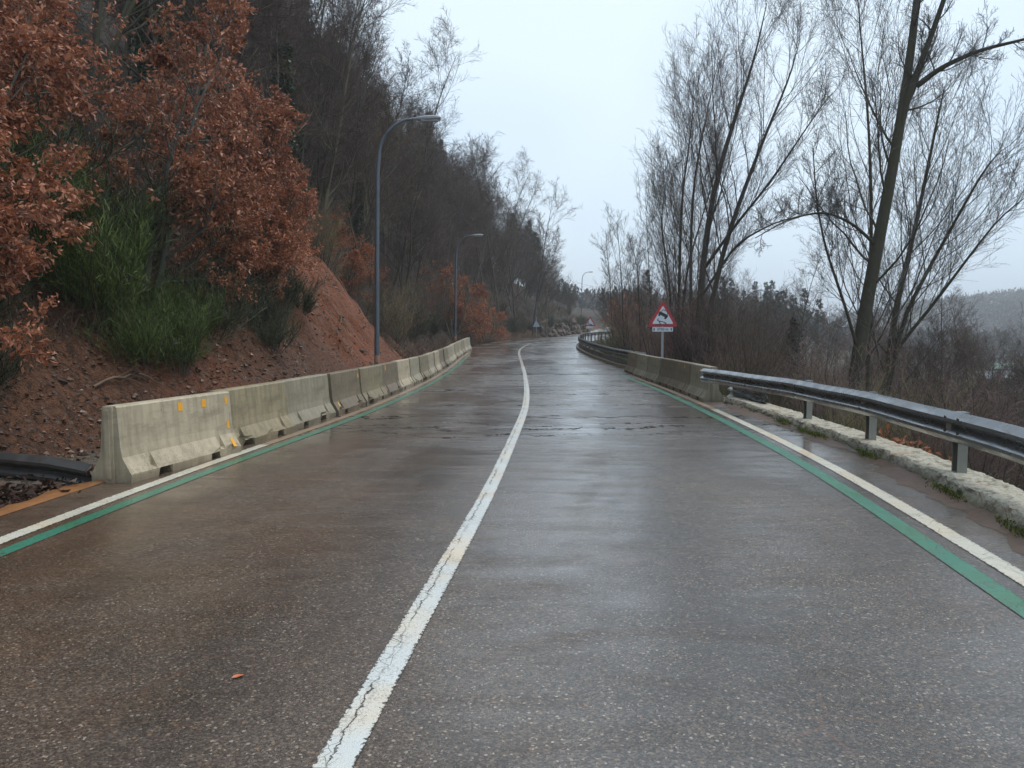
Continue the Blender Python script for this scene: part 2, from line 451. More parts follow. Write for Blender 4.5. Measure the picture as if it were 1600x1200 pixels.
def mat_paint(name, c, wear=.5, crackw=.05, cscale=9., long=False):
    m = NT(name)
    wco = m.n('ShaderNodeVectorMath', operation='ADD')
    m.link(m.co, wco.inputs[0])
    ns = m.n('ShaderNodeTexNoise'); ns.inputs['Scale'].default_value = 14
    sc_ = m.n('ShaderNodeVectorMath', operation='SCALE'); sc_.inputs['Scale'].default_value = .07
    m.link(ns.outputs['Color'], sc_.inputs[0]); m.link(sc_.outputs[0], wco.inputs[1])
    cr = m.voro(cscale, 'DISTANCE_TO_EDGE', co=wco.outputs[0])
    u = m.attr('u')                              # 0 at one edge of the stripe, 1 at the other
    across = m.math('SUBTRACT', 1., m.math('ABSOLUTE', m.math('SUBTRACT', m.math('MULTIPLY', u, 2.), 1.)))
    zone = m.ramp(m.noise(2.2, 3), (.38, .25), (.62, 1.))
    if long: zone = m.math('MULTIPLY', zone, m.ramp(m.math('ADD', u, m.math('MULTIPLY', m.math('SUBTRACT', m.noise(4, 3), .5), .8)), (.40, 1.), (.62, .0)))
    crack = m.math('MULTIPLY', m.ramp(cr, (.0, 1.), (crackw, .9), (crackw + .022, 0.)), zone)
    ed = m.math('ADD', across, m.math('MULTIPLY', m.math('SUBTRACT', m.noise(38, 5, .7), .5), 1.3))
    chip = m.ramp(ed, (.02, 1.), (.10, 0.))
    spec = m.ramp(m.math('ADD', m.math('MULTIPLY', m.noise(95, 3), .6), m.math('MULTIPLY', m.noise(6, 4, .65), .4)), (.53, 0.), (.62, wear))
    bare = m.math('MAXIMUM', m.math('MAXIMUM', crack, chip), m.math('MULTIPLY', spec, 1.))
    if long:                                     # one long crack wandering up the left third of the stripe
        pos = m.math('ADD', .34, m.math('MULTIPLY', m.math('SUBTRACT', m.noise(9, 5, .75), .5), .75))
        dl = m.math('ABSOLUTE', m.math('SUBTRACT', u, pos))
        lc = m.math('MULTIPLY', m.ramp(dl, (.0, 1.), (.018, 1.), (.05, 0.)), m.ramp(m.noise(1.9, 3), (.42, 0.), (.5, 1.)))
        bare = m.math('MAXIMUM', bare, lc)
    tone = m.noise(3, 4)
    col = m.mix(tone, tuple(x * .72 for x in c), c)
    col = m.mix(m.ramp(m.noise(1.3, 4), (.44, 0.), (.66, .85)), col, tuple(a * b * 1.5 for a, b in zip(c, (.62, .50, .38))))
    g = m.voro(115, out='Color'); gs = m.n('ShaderNodeSeparateColor'); m.link(g, gs.inputs[0])
    asp = m.ramp(gs.outputs[0], (0, (.02, .017, .014)), (.6, (.05, .042, .034)), (1, (.13, .11, .09)))
    m.set(Base_Color=m.mix(bare, col, asp), Roughness=m.ramp(m.noise(1.5, 3), (.35, .5), (.65, .28)), Specular_IOR_Level=.5)
    h = m.math('ADD', m.math('MULTIPLY', bare, -.8), m.math('MULTIPLY', m.voro(150), .35))
    m.set(Normal=m.bump(h, .6, .005))
    m.set(Coat_Weight=.35, Coat_Roughness=.22, Coat_IOR=1.33)
    return m.m
M_WHITE = mat_paint('centre_paint', (.62, .65, .63), .4, .012, 15., True)
M_EDGEW = mat_paint('edge_paint', (.62, .60, .50), .35, .0, 6.)
M_GREEN = mat_paint('green_paint', (.030, .20, .125), .8, .0, 6.)
M_EDGEG = mat_paint('worn_centre_paint', (.42, .42, .38), .9, .0, 6.)
M_EDGEM = mat_paint('muddy_edge_paint', (.30, .215, .135), .6, .0, 6.)

def mat_ground():
    m = NT('hillside_ground')
    earth = m.attr('earth'); grass = m.attr('grass'); red = m.attr('red'); gravel = m.attr('gravel'); far = m.attr('far')
    n1 = m.noise(1.6, 6, .65); n2 = m.noise(9, 5, .65); n3 = m.noise(42, 4, .6)
    streak = m.noise(1, 5, .6, co=m.mapc((2.4, 7, .8), rot=(0, .3, 0)), dist=.8)
    lit = m.mix(n2, (.018, .012, .008), (.058, .036, .022))
    lit = m.mix(m.ramp(n1, (.5, 0.), (.72, .7)), lit, (.035, .040, .014))
    ear = m.mix(m.ramp(m.math('ADD', m.math('MULTIPLY', n2, .5), m.math('MULTIPLY', n3, .5)), (.36, 0.), (.64, 1.)), (.030, .016, .009), (.25, .105, .050))
    ear = m.mix(m.ramp(streak, (.5, 0.), (.72, .85)), ear, (.035, .022, .016))
    redc = m.mix(m.ramp(m.math('ADD', m.math('MULTIPLY', streak, .6), m.math('MULTIPLY', n3, .4)), (.34, 0.), (.64, 1.)), (.080, .025, .011), (.45, .135, .050))
    redc = m.mix(m.ramp(m.noise(1, 5, .65, co=m.mapc((1.2, 4, .6)), dist=1.), (.57, 0.), (.70, .75)), redc, (.33, .215, .16))
    redc = m.mix(m.ramp(m.noise(1, 5, .65, co=m.mapc((1.6, 5.5, .6), rot=(0, 0, .3)), dist=1.4), (.56, 0.), (.70, .8)), redc, (.045, .022, .014))
    ear = m.mix(red, ear, redc)
    stone = m.voro(13, out='Color'); ss = m.n('ShaderNodeSeparateColor'); m.link(stone, ss.inputs[0])
    ear = m.mix(m.math('MULTIPLY', m.math('GREATER_THAN', ss.outputs[0], .88), m.math('LESS_THAN', m.voro(13), .42)), ear, (.15, .115, .09))
    grc = m.voro(60, out='Color'); gs = m.n('ShaderNodeSeparateColor'); m.link(grc, gs.inputs[0])
    grav = m.ramp(gs.outputs[0], (0, (.07, .05, .035)), (.6, (.15, .115, .08)), (.9, (.24, .20, .15)), (1, (.4, .37, .32)))
    gra = m.mix(n2, (.022, .030, .008), (.055, .062, .020))
    gra = m.mix(m.ramp(n1, (.45, 0.), (.65, .85)), gra, (.055, .040, .024))
    c = m.mix(earth, lit, ear)
    c = m.mix(gravel, c, grav)
    c = m.mix(grass, c, gra)
    fw = m.mix(m.noise(.05, 6, .7), (.030, .025, .020), (.060, .048, .037))
    fw = m.mix(m.ramp(m.noise(.012, 4), (.56, 0.), (.62, .7)), fw, (.065, .068, .032))
    fw = m.mix(m.ramp(m.noise(.018, 3, dist=.5), (.64, 0.), (.67, .8)), fw, (.12, .09, .07))
    c = m.mix(far, c, fw)
    m.set(Base_Color=c, Roughness=m.ramp(n2, (.3, .55), (.7, .85)), Specular_IOR_Level=.35)
    h = m.math('ADD', m.math('MULTIPLY', n2, .7), m.math('MULTIPLY', n3, .35))
    h = m.math('ADD', h, m.math('MULTIPLY', streak, .5))
    m.set(Normal=m.bump(h, 1., .24))
    return m.m
M_GROUND = mat_ground()

def mat_bark(name, a, b, moss=.0, mossc=(.05, .06, .022), rough=.85):
    m = NT(name)
    n = m.noise(1, 5, .65, co=m.mapc((14, 14, 3)))
    c = m.mix(n, a, b)
    if moss:
        c = m.mix(m.math('MULTIPLY', m.ramp(m.noise(2.3, 4, .65), (.42, 0.), (.62, 1.)), moss), c, mossc)
    k = m.math('ADD', .72, m.math('MULTIPLY', m.objrand(), .56))
    mm = m.n('ShaderNodeVectorMath', operation='SCALE'); m.link(c, mm.inputs[0]); m.link(k, mm.inputs['Scale'])
    hue = m.math('FRACT', m.math('MULTIPLY', m.objrand(), 7.3))
    tint = m.ramp(hue, (0, (.90, .95, 1.04)), (.3, (1.08, .97, .90)), (.55, (1.0, 1.04, .80)), (.8, (1.10, .93, .96)), (1, (.93, .95, 1.0)))
    m.set(Base_Color=m.mix(1., mm.outputs[0], tint, 'MULTIPLY'), Roughness=rough, Specular_IOR_Level=.25)
    m.set(Normal=m.bump(n, .6, .03))
    return m.m
M_BARK = mat_bark('grey_bark', (.062, .053, .045), (.16, .138, .115), .5)
M_TWIG = mat_bark('bare_twigs', (.062, .048, .042), (.124, .096, .083), 0)
M_TWIGP = mat_bark('purple_twigs', (.15, .098, .085), (.29, .195, .165), 0)
M_TWIGO = mat_bark('olive_twigs', (.15, .125, .078), (.29, .245, .16), 0)
M_POPB = mat_bark('poplar_bark', (.035, .032, .027), (.105, .096, .08), .6, (.06, .062, .028))
M_POPT = mat_bark('poplar_twigs', (.085, .074, .064), (.165, .142, .122), 0)

def mat_leaf(name, stops, rough=.5, trans=.25):
    m = NT(name)
    t = m.attr('tone')
    c = m.ramp(t, *stops)
    k = m.math('ADD', .8, m.math('MULTIPLY', m.objrand(), .4))
    mm = m.n('ShaderNodeVectorMath', operation='SCALE'); m.link(c, mm.inputs[0]); m.link(k, mm.inputs['Scale'])
    m.set(Base_Color=mm.outputs[0], Roughness=rough, Specular_IOR_Level=.4)
    tr = m.n('ShaderNodeBsdfTranslucent'); m.link(mm.outputs[0], tr.inputs['Color'])
    mxs = m.n('ShaderNodeMixShader'); mxs.inputs[0].default_value = trans
    m.link(m.b.outputs[0], mxs.inputs[1]); m.link(tr.outputs[0], mxs.inputs[2])
    m.link(mxs.outputs[0], m.out.inputs['Surface'])
    return m.m
M_OAK = mat_leaf('brown_oak_leaves', ((0, (.085, .032, .018)), (.3, (.23, .085, .042)), (.72, (.43, .165, .080)), (1, (.60, .31, .19))), .42)
M_OAKF = mat_leaf('orange_oak_leaves', ((0, (.20, .07, .03)), (.5, (.36, .13, .06)), (1, (.50, .22, .11))), .5)
M_BROOM = mat_leaf('broom_stems', ((0, (.018, .024, .010)), (.4, (.060, .085, .020)), (.75, (.14, .20, .038)), (1, (.26, .33, .08))), .55, .15)
M_BROOMD = mat_leaf('dark_broom_stems', ((0, (.020, .025, .013)), (.6, (.050, .060, .028)), (1, (.11, .115, .05))), .6, .15)
M_DRY = mat_leaf('dry_stems', ((0, (.028, .019, .013)), (.5, (.068, .045, .028)), (.85, (.12, .085, .05)), (1, (.19, .14, .085))), .7, .1)
M_FARW = mat_leaf('far_bare_crowns', ((0, (.030, .022, .016)), (.6, (.050, .037, .028)), (1, (.075, .058, .042))), .9, .0)
M_NEEDLE = mat_leaf('pine_needles', ((0, (.010, .017, .010)), (.6, (.022, .036, .020)), (1, (.045, .062, .034))), .6, .1)
M_IVY = mat_leaf('ivy_leaves', ((0, (.010, .022, .009)), (.6, (.024, .052, .018)), (1, (.06, .10, .04))), .35, .1)
M_LITTER = mat_leaf('leaf_litter', ((0, (.03, .016, .010)), (.5, (.085, .040, .022)), (.9, (.17, .080, .042)), (1, (.26, .16, .09))), .5, .1)
M_GRASS = mat_leaf('grass_blades', ((0, (.025, .040, .008)), (.5, (.06, .085, .018)), (.85, (.12, .13, .035)), (1, (.19, .15, .07))), .6, .2)
M_MOSS = mat_leaf('moss', ((0, (.03, .05, .006)), (.6, (.09, .13, .014)), (1, (.17, .20, .03))), .8, .15)

def mat_concrete(name, a, b, stain=.5, stainc=(.07, .062, .035)):
    m = NT(name)
    x, y, z = m.xyz()
    n = m.noise(5, 6, .65); f = m.noise(60, 4, .6)
    c = m.mix(n, a, b)
    st = m.noise(1, 5, .65, co=m.mapc((9, 9, .9)))
    c = m.mix(m.math('MULTIPLY', m.ramp(st, (.44, 0.), (.68, 1.)), stain), c, stainc)
    pit = m.math('MULTIPLY', m.math('LESS_THAN', m.voro(26), .14), m.ramp(m.noise(3, 2), (.45, 0.), (.6, 1.)))
    c = m.mix(m.math('MULTIPLY', pit, .7), c, tuple(q * .3 for q in a))
    mudh = m.n('ShaderNodeMapRange'); mudh.inputs['From Min'].default_value = .16; mudh.inputs['From Max'].default_value = .0
    m.link(m.math('ADD', z, m.math('MULTIPLY', m.math('SUBTRACT', n, .5), .25)), mudh.inputs['Value'])
    c = m.mix(m.math('MULTIPLY', mudh.outputs[0], .55), c, (.15, .105, .065))
    spl = m.math('MULTIPLY', m.math('LESS_THAN', m.voro(34), .20), m.ramp(m.noise(2.6, 4, .65), (.50, 0.), (.60, 1.)))
    c = m.mix(m.math('MULTIPLY', spl, .75), c, tuple(q * .28 for q in a))
    wear = m.noise(1, 5, .7, co=m.mapc((1.6, 1.6, 5)))
    c = m.mix(m.ramp(wear, (.50, 0.), (.66, .55)), c, tuple(q * .52 for q in a))
    k = m.math('ADD', .80, m.math('MULTIPLY', m.objrand(), .38))
    mm = m.n('ShaderNodeVectorMath', operation='SCALE'); m.link(c, mm.inputs[0]); m.link(k, mm.inputs['Scale'])
    m.set(Base_Color=mm.outputs[0], Roughness=m.ramp(n, (.3, .42), (.7, .7)), Specular_IOR_Level=.45)
    m.set(Normal=m.bump(m.math('ADD', m.math('MULTIPLY', f, .5), m.math('MULTIPLY', pit, -1.)), .5, .006))
    return m.m
M_CON_L = mat_concrete('pale_concrete', (.33, .275, .185), (.48, .405, .285), .55, (.15, .13, .08))
M_CON_O = mat_concrete('olive_concrete', (.185, .150, .085), (.30, .25, .155), .65, (.095, .082, .048))
M_CON_G = mat_concrete('grey_concrete', (.225, .195, .135), (.335, .295, .21), .55, (.12, .11, .075))
M_CON_B = mat_concrete('brown_concrete', (.145, .112, .070), (.225, .178, .115), .55, (.085, .066, .04))

def mat_kerb():
    m = NT('flaking_kerb_concrete')
    x, y, z = m.xyz()
    n = m.noise(7, 6, .7); f = m.noise(38, 5, .65)
    c = m.mix(f, (.20, .185, .14), (.54, .51, .41))
    c = m.mix(m.ramp(n, (.50, 0.), (.60, .9)), c, (.15, .125, .085))
    c = m.mix(m.ramp(m.noise(2.2, 5), (.56, 0.), (.70, .7)), c, (.30, .17, .10))
    low = m.n('ShaderNodeMapRange'); low.inputs['From Min'].default_value = .15; low.inputs['From Max'].default_value = .02
    m.link(m.math('ADD', z, m.math('MULTIPLY', m.math('SUBTRACT', n, .5), .14)), low.inputs['Value'])
    c = m.mix(low.outputs[0], c, m.mix(f, (.05, .055, .018), (.15, .12, .07)))
    m.set(Base_Color=c, Roughness=.75)
    m.set(Normal=m.bump(m.math('ADD', n, m.math('MULTIPLY', f, .6)), .9, .03))
    return m.m
M_KERB = mat_kerb()

def mat_galv(name, a, b, rough=.38, metal=.75, rust=.0):
    m = NT(name)
    n = m.noise(5, 2, .5); g = m.noise(3, 2)
    c = m.mix(n, a, b)
    if rust:
        rs = m.noise(1, 5, .7, co=m.mapc((1.4, 1.4, 8)))
        c = m.mix(m.math('MULTIPLY', m.ramp(rs, (.56, 0.), (.70, 1.)), rust), c, (.13, .055, .028))
    m.set(Base_Color=c, Metallic=metal, Roughness=m.ramp(g, (.3, rough - .1), (.7, rough + .14)))
    return m.m
M_RAIL = mat_galv('galvanised_rail', (.17, .18, .192), (.30, .318, .335), .27, .88, .6)
M_RAILD = mat_galv('dull_rail', (.085, .084, .08), (.16, .155, .145), .40, .75, .7)
M_POST = mat_galv('post_steel', (.19, .19, .165), (.29, .29, .25), .55, .35, .4)
M_POLE = mat_galv('lamp_pole_paint', (.075, .088, .105), (.12, .135, .155), .42, .3, 0)
M_POLEG = mat_galv('sign_pole_steel', (.25, .26, .27), (.36, .37, .38), .5, .4, 0)
M_HEAD = plain('lamp_head_grey', (.25, .27, .29), .45)
M_LENS = plain('lamp_lens', (.45, .48, .5), .15)
M_TAPE = plain('yellow_tape', (.72, .34, .02), .45, nscale=60, var=.2)
M_RED = plain('sign_red', (.44, .018, .025), .4, nscale=6, var=.15)
M_SWHITE = plain('sign_white', (.62, .66, .70), .4, nscale=6, var=.06)
M_SBACK = plain('sign_back', (.26, .33, .38), .5, nscale=6, var=.1)
M_BLACK = plain('sign_black', (.015, .016, .02), .5)
M_ROCK = mat_bark('broken_rock', (.045, .035, .029), (.135, .105, .086), .2, (.06, .06, .03), .6)
M_RUSTP = mat_bark('muddy_pole_foot', (.10, .055, .035), (.18, .095, .055), 0)
M_SOIL = plain('wet_clay', (.24, .11, .045), .28, nscale=5, var=.4, bump=.3)
M_POND = plain('muddy_water', (.10, .085, .06), .08, nscale=1, var=.2)

# ------------------------------------------------------------------ the setting
def nonuni(*segs):
    a = []
    for s, e, n in segs: a.append(np.linspace(s, e, n, endpoint=False))
    return np.concatenate(a + [[segs[-1][1]]])

def build_ground():
    U = nonuni((-420,-160,8),(-160,-60,16),(-60,-22,24),(-22,-12,30),(-12,-2.6,110),(-2.6,3.2,6),(3.2,8,24),(8,20,24),(20,60,26),(60,200,28),(200,1500,80))
    Y = nonuni((-60,-10,8),(-10,2,16),(2,14,86),(14,34,210),(34,64,80),(64,130,66),(130,260,34),(260,500,24),(500,1100,60),(1100,2200,14))
    UU, Yg = np.meshgrid(U, Y)
    X = UU + xC(np.clip(Yg, -30, 420)) * (1 - sstep(150, 420, np.abs(Yg)))
    Z = H(X, Yg)
    V = np.stack([X, Yg, Z], -1).reshape(-1, 3)
    ny, nx = X.shape
    i = np.arange(ny * nx).reshape(ny, nx)
    F = np.stack([i[:-1, :-1], i[:-1, 1:], i[1:, 1:], i[1:, :-1]], -1).reshape(-1, 4)
    Yc = np.clip(Yg, -30, 420)
    e = xL(Yc) - .62 - X
    r = X - xR(Yc) - 1.0
    nb = .5 + .5 * fbm(X * .35, Yg * .35, 4, 50)
    top = np.interp(Yc, [0,8,13,17,20,24,28,30.5,34,60,95,110], [4.4,4.2,3.9,4.2,5.2,6.2,4.8,2.4,1.3,1.2,1.4,.8])
    earth = sstep(-.1, .1, e) * (1 - sstep(-.5, .9, e - top - (nb - .5) * 2.6))
    red = np.clip(sstep(18.5, 22.5, Yg + 2 * (nb - .5)) * (1 - sstep(30, 33, Yg)) * (.25 + .9 * nb) + .35 * sstep(.55, .75, nb) * sstep(7, 9, Yg) * (1 - sstep(30, 40, Yg)), 0, 1)
    toe = np.interp(Yc, [-30,5,10,14,18], [3.2,2.5,1.95,1.3,.75])
    gravel = sstep(.3, .7, e) * (1 - sstep(-.5, .05, e - toe)) * sstep(6.8, 7.6, Yg + .5 * nb) * (1 - sstep(12, 15, Yg))
    grass = sstep(.05, .4, r) * (.75 + .25 * nb)
    far = sstep(160, 420, np.hypot(X, Yg)) * (r > 0)
    o = npmesh('ground', V, F, M_GROUND, tone={'earth': earth.ravel(), 'red': red.ravel(), 'gravel': gravel.ravel(), 'grass': grass.ravel(), 'far': far.ravel()})
    tag(o, kind='structure')
build_ground()

def ribbon(name, mat, fa, fb, y0, y1, dz, n=2, step=.5, kind='structure', parent=None):
    Y = np.arange(y0, y1 + .01, step)
    t = np.linspace(0, 1, n)
    X = fa(Y)[:, None] * (1 - t) + fb(Y)[:, None] * t
    V = np.stack([X, np.repeat(Y[:, None], n, 1), np.repeat(zC(Y)[:, None], n, 1) + dz], -1)
    i = np.arange(len(Y) * n).reshape(len(Y), n)
    F = np.stack([i[:-1, :-1], i[:-1, 1:], i[1:, 1:], i[1:, :-1]], -1).reshape(-1, 4)
    o = npmesh(name, V.reshape(-1, 3), F, mat, parent, tone={'u': np.tile(t, len(Y))})
    if kind: tag(o, kind=kind)
    return o
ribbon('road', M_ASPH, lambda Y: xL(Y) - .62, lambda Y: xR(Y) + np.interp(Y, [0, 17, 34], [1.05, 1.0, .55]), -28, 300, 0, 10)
ribbon('centre_line', M_WHITE, lambda Y: xC(Y) - .075, lambda Y: xC(Y) + .075, -20, 34, .004, 3, .25)
ribbon('centre_line', M_EDGEG, lambda Y: xC(Y) - .07, lambda Y: xC(Y) + .07, 34, 62, .004, 3, .25)
ribbon('edge_line', M_EDGEW, lambda Y: xL(Y) - .075, lambda Y: xL(Y) + .075, -20, 10.5, .004, 3, .25)
ribbon('edge_line', M_EDGEM, lambda Y: xL(Y) - .075, lambda Y: xL(Y) + .075, 10.5, 46, .004, 3, .25)
ribbon('edge_line', M_EDGEW, lambda Y: xR(Y) - .08, lambda Y: xR(Y) + .08, -20, 15.5, .004, 3, .25)
ribbon('edge_line', M_EDGEM, lambda Y: xR(Y) - .08, lambda Y: xR(Y) + .08, 15.5, 27, .004, 3, .25)
ribbon('green_line', M_GREEN, lambda Y: xL(Y) + .17, lambda Y: xL(Y) + .31, -20, 42, .004, 3, .25)
ribbon('green_line', M_GREEN, lambda Y: xR(Y) - .31 - .05, lambda Y: xR(Y) - .15 - .05, -20, 28, .004, 3, .25)

# ------------------------------------------------------------------ concrete barriers
BL = 2.10
def barrier_mesh(name, seed, chips):
    """New-Jersey profile along +X (length BL), front and back alike; drain mouths and finger slots in the foot"""
    rng = np.random.default_rng(seed)
    half = [(.235, .0), (.24, .085), (.135, .265), (.085, .80), (.0, .805)]
    mouths = ((.44, .66), (BL - .66, BL - .44))
    slots = ((.34, .42), (BL - .42, BL - .34))
    xs = sorted({0, .02, .12, .2, BL, BL - .02, BL - .12, BL - .2, *np.linspace(.75, BL - .75, 7), *[q for s in mouths + slots for q in s], *[q + .012 for s in slots for q in s], *[q + .02 for s in mouths for q in s]})
    xs = [float(x) for x in xs]
    chipz = {}
    for _ in range(chips):
        c = rng.uniform(.1, BL - .1); chipz[c] = rng.uniform(.04, .12)
    mb = MB()
    def sect(x, side):
        inm = any(a + .001 < x < b + .019 for a, b in mouths)
        ins = any(a + .001 < x < b + .011 for a, b in slots)
        ch = sum(h * max(0, 1 - abs(x - c) / .16) for c, h in chipz.items()) if side < 0 else 0
        pts = []
        zlow = .085 if inm else 0.0
        pts.append((side * (.205 if inm else .235 - ch * .6), zlow + (.02 * 0)))
        pts.append((side * (.24 - ch * .9), .088 + ch * .35))
        pts.append((side * ((.155 if ins else .215) - ch * .2), .125 + ch * .25))
        pts.append((side * (.135 if not ins else .125), .262))
        pts.append((side * .118, .36))
        pts.append((side * .085, .785))
        pts.append((side * .068, .802))
        return [(x, y + rng.normal(0, .0006), z) for y, z in pts]
    ring = []
    for x in xs:
        f = sect(x, -1); b = sect(x, 1)
        ring.append(f + b[::-1])
    n = len(ring[0])
    vs_ = [p for r in ring for p in r]
    fs_ = []
    for i in range(len(xs) - 1):
        for k in range(n):
            fs_.append((i*n+k, i*n+(k+1) % n, (i+1)*n+(k+1) % n, (i+1)*n+k))
    fs_.append(tuple(reversed(range(n))))
    fs_.append(tuple((len(xs)-1)*n+k for k in range(n)))
    mb.add(vs_, fs_)
    # vertical key on the near end: a tongue that fits the next barrier's groove
    mb.box(-.028, .0, -.05, .05, .0, .795)
    mb.box(-.045, -.028, -.022, .022, .04, .76)
    me = bpy.data.meshes.new(name)
    me.from_pydata(mb.v, [], mb.f); me.validate(); me.update()
    return me

def barrier_protos():
    out_ = []
    for k, (mt, ch) in enumerate(((M_CON_L, 2), (M_CON_O, 4), (M_CON_G, 3), (M_CON_B, 3), (M_CON_G, 2))):
        me = barrier_mesh('concrete_barrier', 10 + k, ch)
        me.materials.append(mt)
        out_.append(me)
    return out_
BARS = barrier_protos()
ORD = ['first','second','third','fourth','fifth','sixth','seventh','eighth','ninth','tenth','eleventh','twelfth','thirteenth','fourteenth','fifteenth','sixteenth','seventeenth','eighteenth','nineteenth','twentieth','twenty-first']
def tape(parent, x, z, w=.075, h=.085, side=-1, tilt=0.):
    """a sticker lying on the barrier's face at length x, height z"""
    def yat(zz):
        pr = [(0, .235), (.088, .24), (.125, .215), (.262, .135), (.36, .118), (.785, .085)]
        return np.interp(zz, [p[0] for p in pr], [p[1] for p in pr]) + .003
    mb = MB()
    z0, z1 = z - h / 2, z + h / 2
    zs = [z0, (z0 + z1) / 2, z1]
    vs_ = []
    for q in zs:
        for s in (-1, 1):
            vs_.append((x + s * w / 2 + tilt * (q - z), side * yat(q), q))
    for q in zs:
        for s in (-1, 1):
            vs_.append((x + s * w / 2 + tilt * (q - z), side * (yat(q) - .002), q))
    mb.add(vs_, [(0,1,3,2),(2,3,5,4),(0,6,7,1),(4,5,11,10),(1,7,9,3),(3,9,11,5),(0,2,8,6),(2,4,10,8)])
    return mb.build('yellow_sticker', M_TAPE, parent)

def place_barriers():
    rng = random.Random(4)
    # left-hand row
    y = 7.82
    lookup = [0, 1, 4, 3, 1, 3, 0, 2, 1, 4, 0, 3, 1, 2, 0, 1, 2, 1, 0, 4]
    desc = {0: 'pale grey concrete barrier with yellow stickers, nearest of the left-hand row',
            1: 'olive concrete barrier with a badly broken foot, second of the left-hand row'}
    for i in range(20):
        off = .44 if i == 0 else .41
        fx = lambda q: float(xL(q)) - off
        x0 = fx(y); dx = fx(y + 2) - x0
        a = math.atan2(2, dx)
        if i == 0: a -= R(4); x0 -= .06
        o = bpy.data.objects.new('concrete_barrier', BARS[lookup[i]]); COL.objects.link(o)
        zz = float(zC(y)); z2 = float(zC(y + BL))
        o.location = (x0 + rng.uniform(-.025, .025), y, zz)
        o.rotation_euler = (0, -math.atan2(z2 - zz, BL), a + R(rng.uniform(-1.1, 1.1)))
        if i == 0: o.location.x = -4.19; o.rotation_euler.z = math.atan2(2.1, .41)
        tag(o, desc.get(i, '%s concrete barrier from the near end of the left-hand row' % ORD[i]), 'barrier', 'concrete barriers along the left edge')
        if i == 0:
            for x, z, wd in ((1.05, .70, .085), (1.52, .70, .085), (2.0, .69, .05), (2.0, .38, .05), (1.98, .15, .07)): tape(o, x, z, wd, .10)
        elif i == 3: tape(o, BL - .12, .66); tape(o, .25, .2, .06, .08)
        elif i in (5, 6, 9, 12): tape(o, rng.uniform(.2, 1.9), .70, .07, .13)
        y += (BL + .06) * math.sin(a)
    # right-hand row: front face towards the road is the +Y side of the profile turned round
    y = 17.2
    for i in range(6):
        fx = lambda q: float(xR(q)) + .38
        x0 = fx(y); a = math.atan2(2, fx(y + 2) - x0)
        o = bpy.data.objects.new('concrete_barrier', BARS[[2, 3, 3, 4, 2, 3][i]]); COL.objects.link(o)
        zz = float(zC(y)); z2 = float(zC(y + BL))
        o.location = (x0 + rng.uniform(-.02, .02), y, zz)
        o.rotation_euler = (0, -math.atan2(z2 - zz, BL), a)
        tag(o, ['grey concrete barrier standing just behind the cut end of the guardrail', 'second concrete barrier beyond the guardrail end on the right, dark brown', 'third concrete barrier beyond the guardrail end on the right, dark brown',
                'fourth concrete barrier beyond the guardrail end on the right, plain grey', 'fifth concrete barrier beyond the guardrail end on the right, with a yellow mark', 'last concrete barrier of the right-hand row, in front of the far guardrail'][i], 'barrier', 'concrete barriers along the right edge')
        if i in (0, 1, 4, 5): tape(o, .75 if i else 1.0, .69, .07, .09, 1)
        if i == 1: tape(o, 1.55, .72, .05, .06, 1)
        y += (BL + .06) * math.sin(a)
place_barriers()

# ------------------------------------------------------------------ steel guardrails
WP = [(0, 0), (.012, .008), (.066, .048), (.080, .064), (.080, .096), (.066, .112), (.014, .140), (.004, .155), (.014, .170), (.066, .198), (.080, .214), (.080, .246), (.066, .262), (.012, .302), (0, .31)]
def beam(name, path, mat, parent=None, side=-1, prof=WP, thick=.006, end_bend=0):
    """path: list of (x,y,z of lower edge); side -1: corrugations bulge to the left of travel"""
    P = np.array(path, float)
    T = np.gradient(P, axis=0); T[:, 2] = 0; T /= np.linalg.norm(T, axis=1, keepdims=True)
    Nn = np.stack([-T[:, 1], T[:, 0], 0 * T[:, 0]], 1) * (1 if side < 0 else -1)
    pr = np.array(prof); loop = np.concatenate([pr, (pr - [thick, 0])[::-1]])
    V = P[:, None, :] + Nn[:, None, :] * loop[None, :, 0, None] + np.array([0, 0, 1])[None, None, :] * loop[None, :, 1, None]
    m, k = len(P), len(loop)
    i = np.arange(m * k).reshape(m, k)
    a, b = i[:-1], i[1:]
    F = np.stack([a, np.roll(a, -1, 1), np.roll(b, -1, 1), b], -1).reshape(-1, 4)
    caps = []
    h = len(pr)
    for e in (0, m - 1):
        for q in range(h - 1): caps.append([i[e, q], i[e, q + 1], i[e, k - 2 - q], i[e, k - 1 - q]])
    o = npmesh(name, V.reshape(-1, 3), np.concatenate([F, np.array(caps)]), mat, parent, smooth=True)
    try:
        o.data.set_sharp_from_angle(angle=R(24))
    except Exception: pass
    return o

def c_post(parent, x, y, z0, z1, rz=0, cap=True):
    mb = MB()
    w_, d_, t_ = .06, .045, .006
    mb.box(-w_, w_, -t_, t_, z0, z1)
    mb.box(-w_, -w_ + t_ * 2, t_, d_ * 2, z0, z1)
    mb.box(w_ - t_ * 2, w_, t_, d_ * 2, z0, z1)
    p = mb.build('post', M_POST, parent, loc=(x, y, 0), rot=(0, 0, rz))
    return p

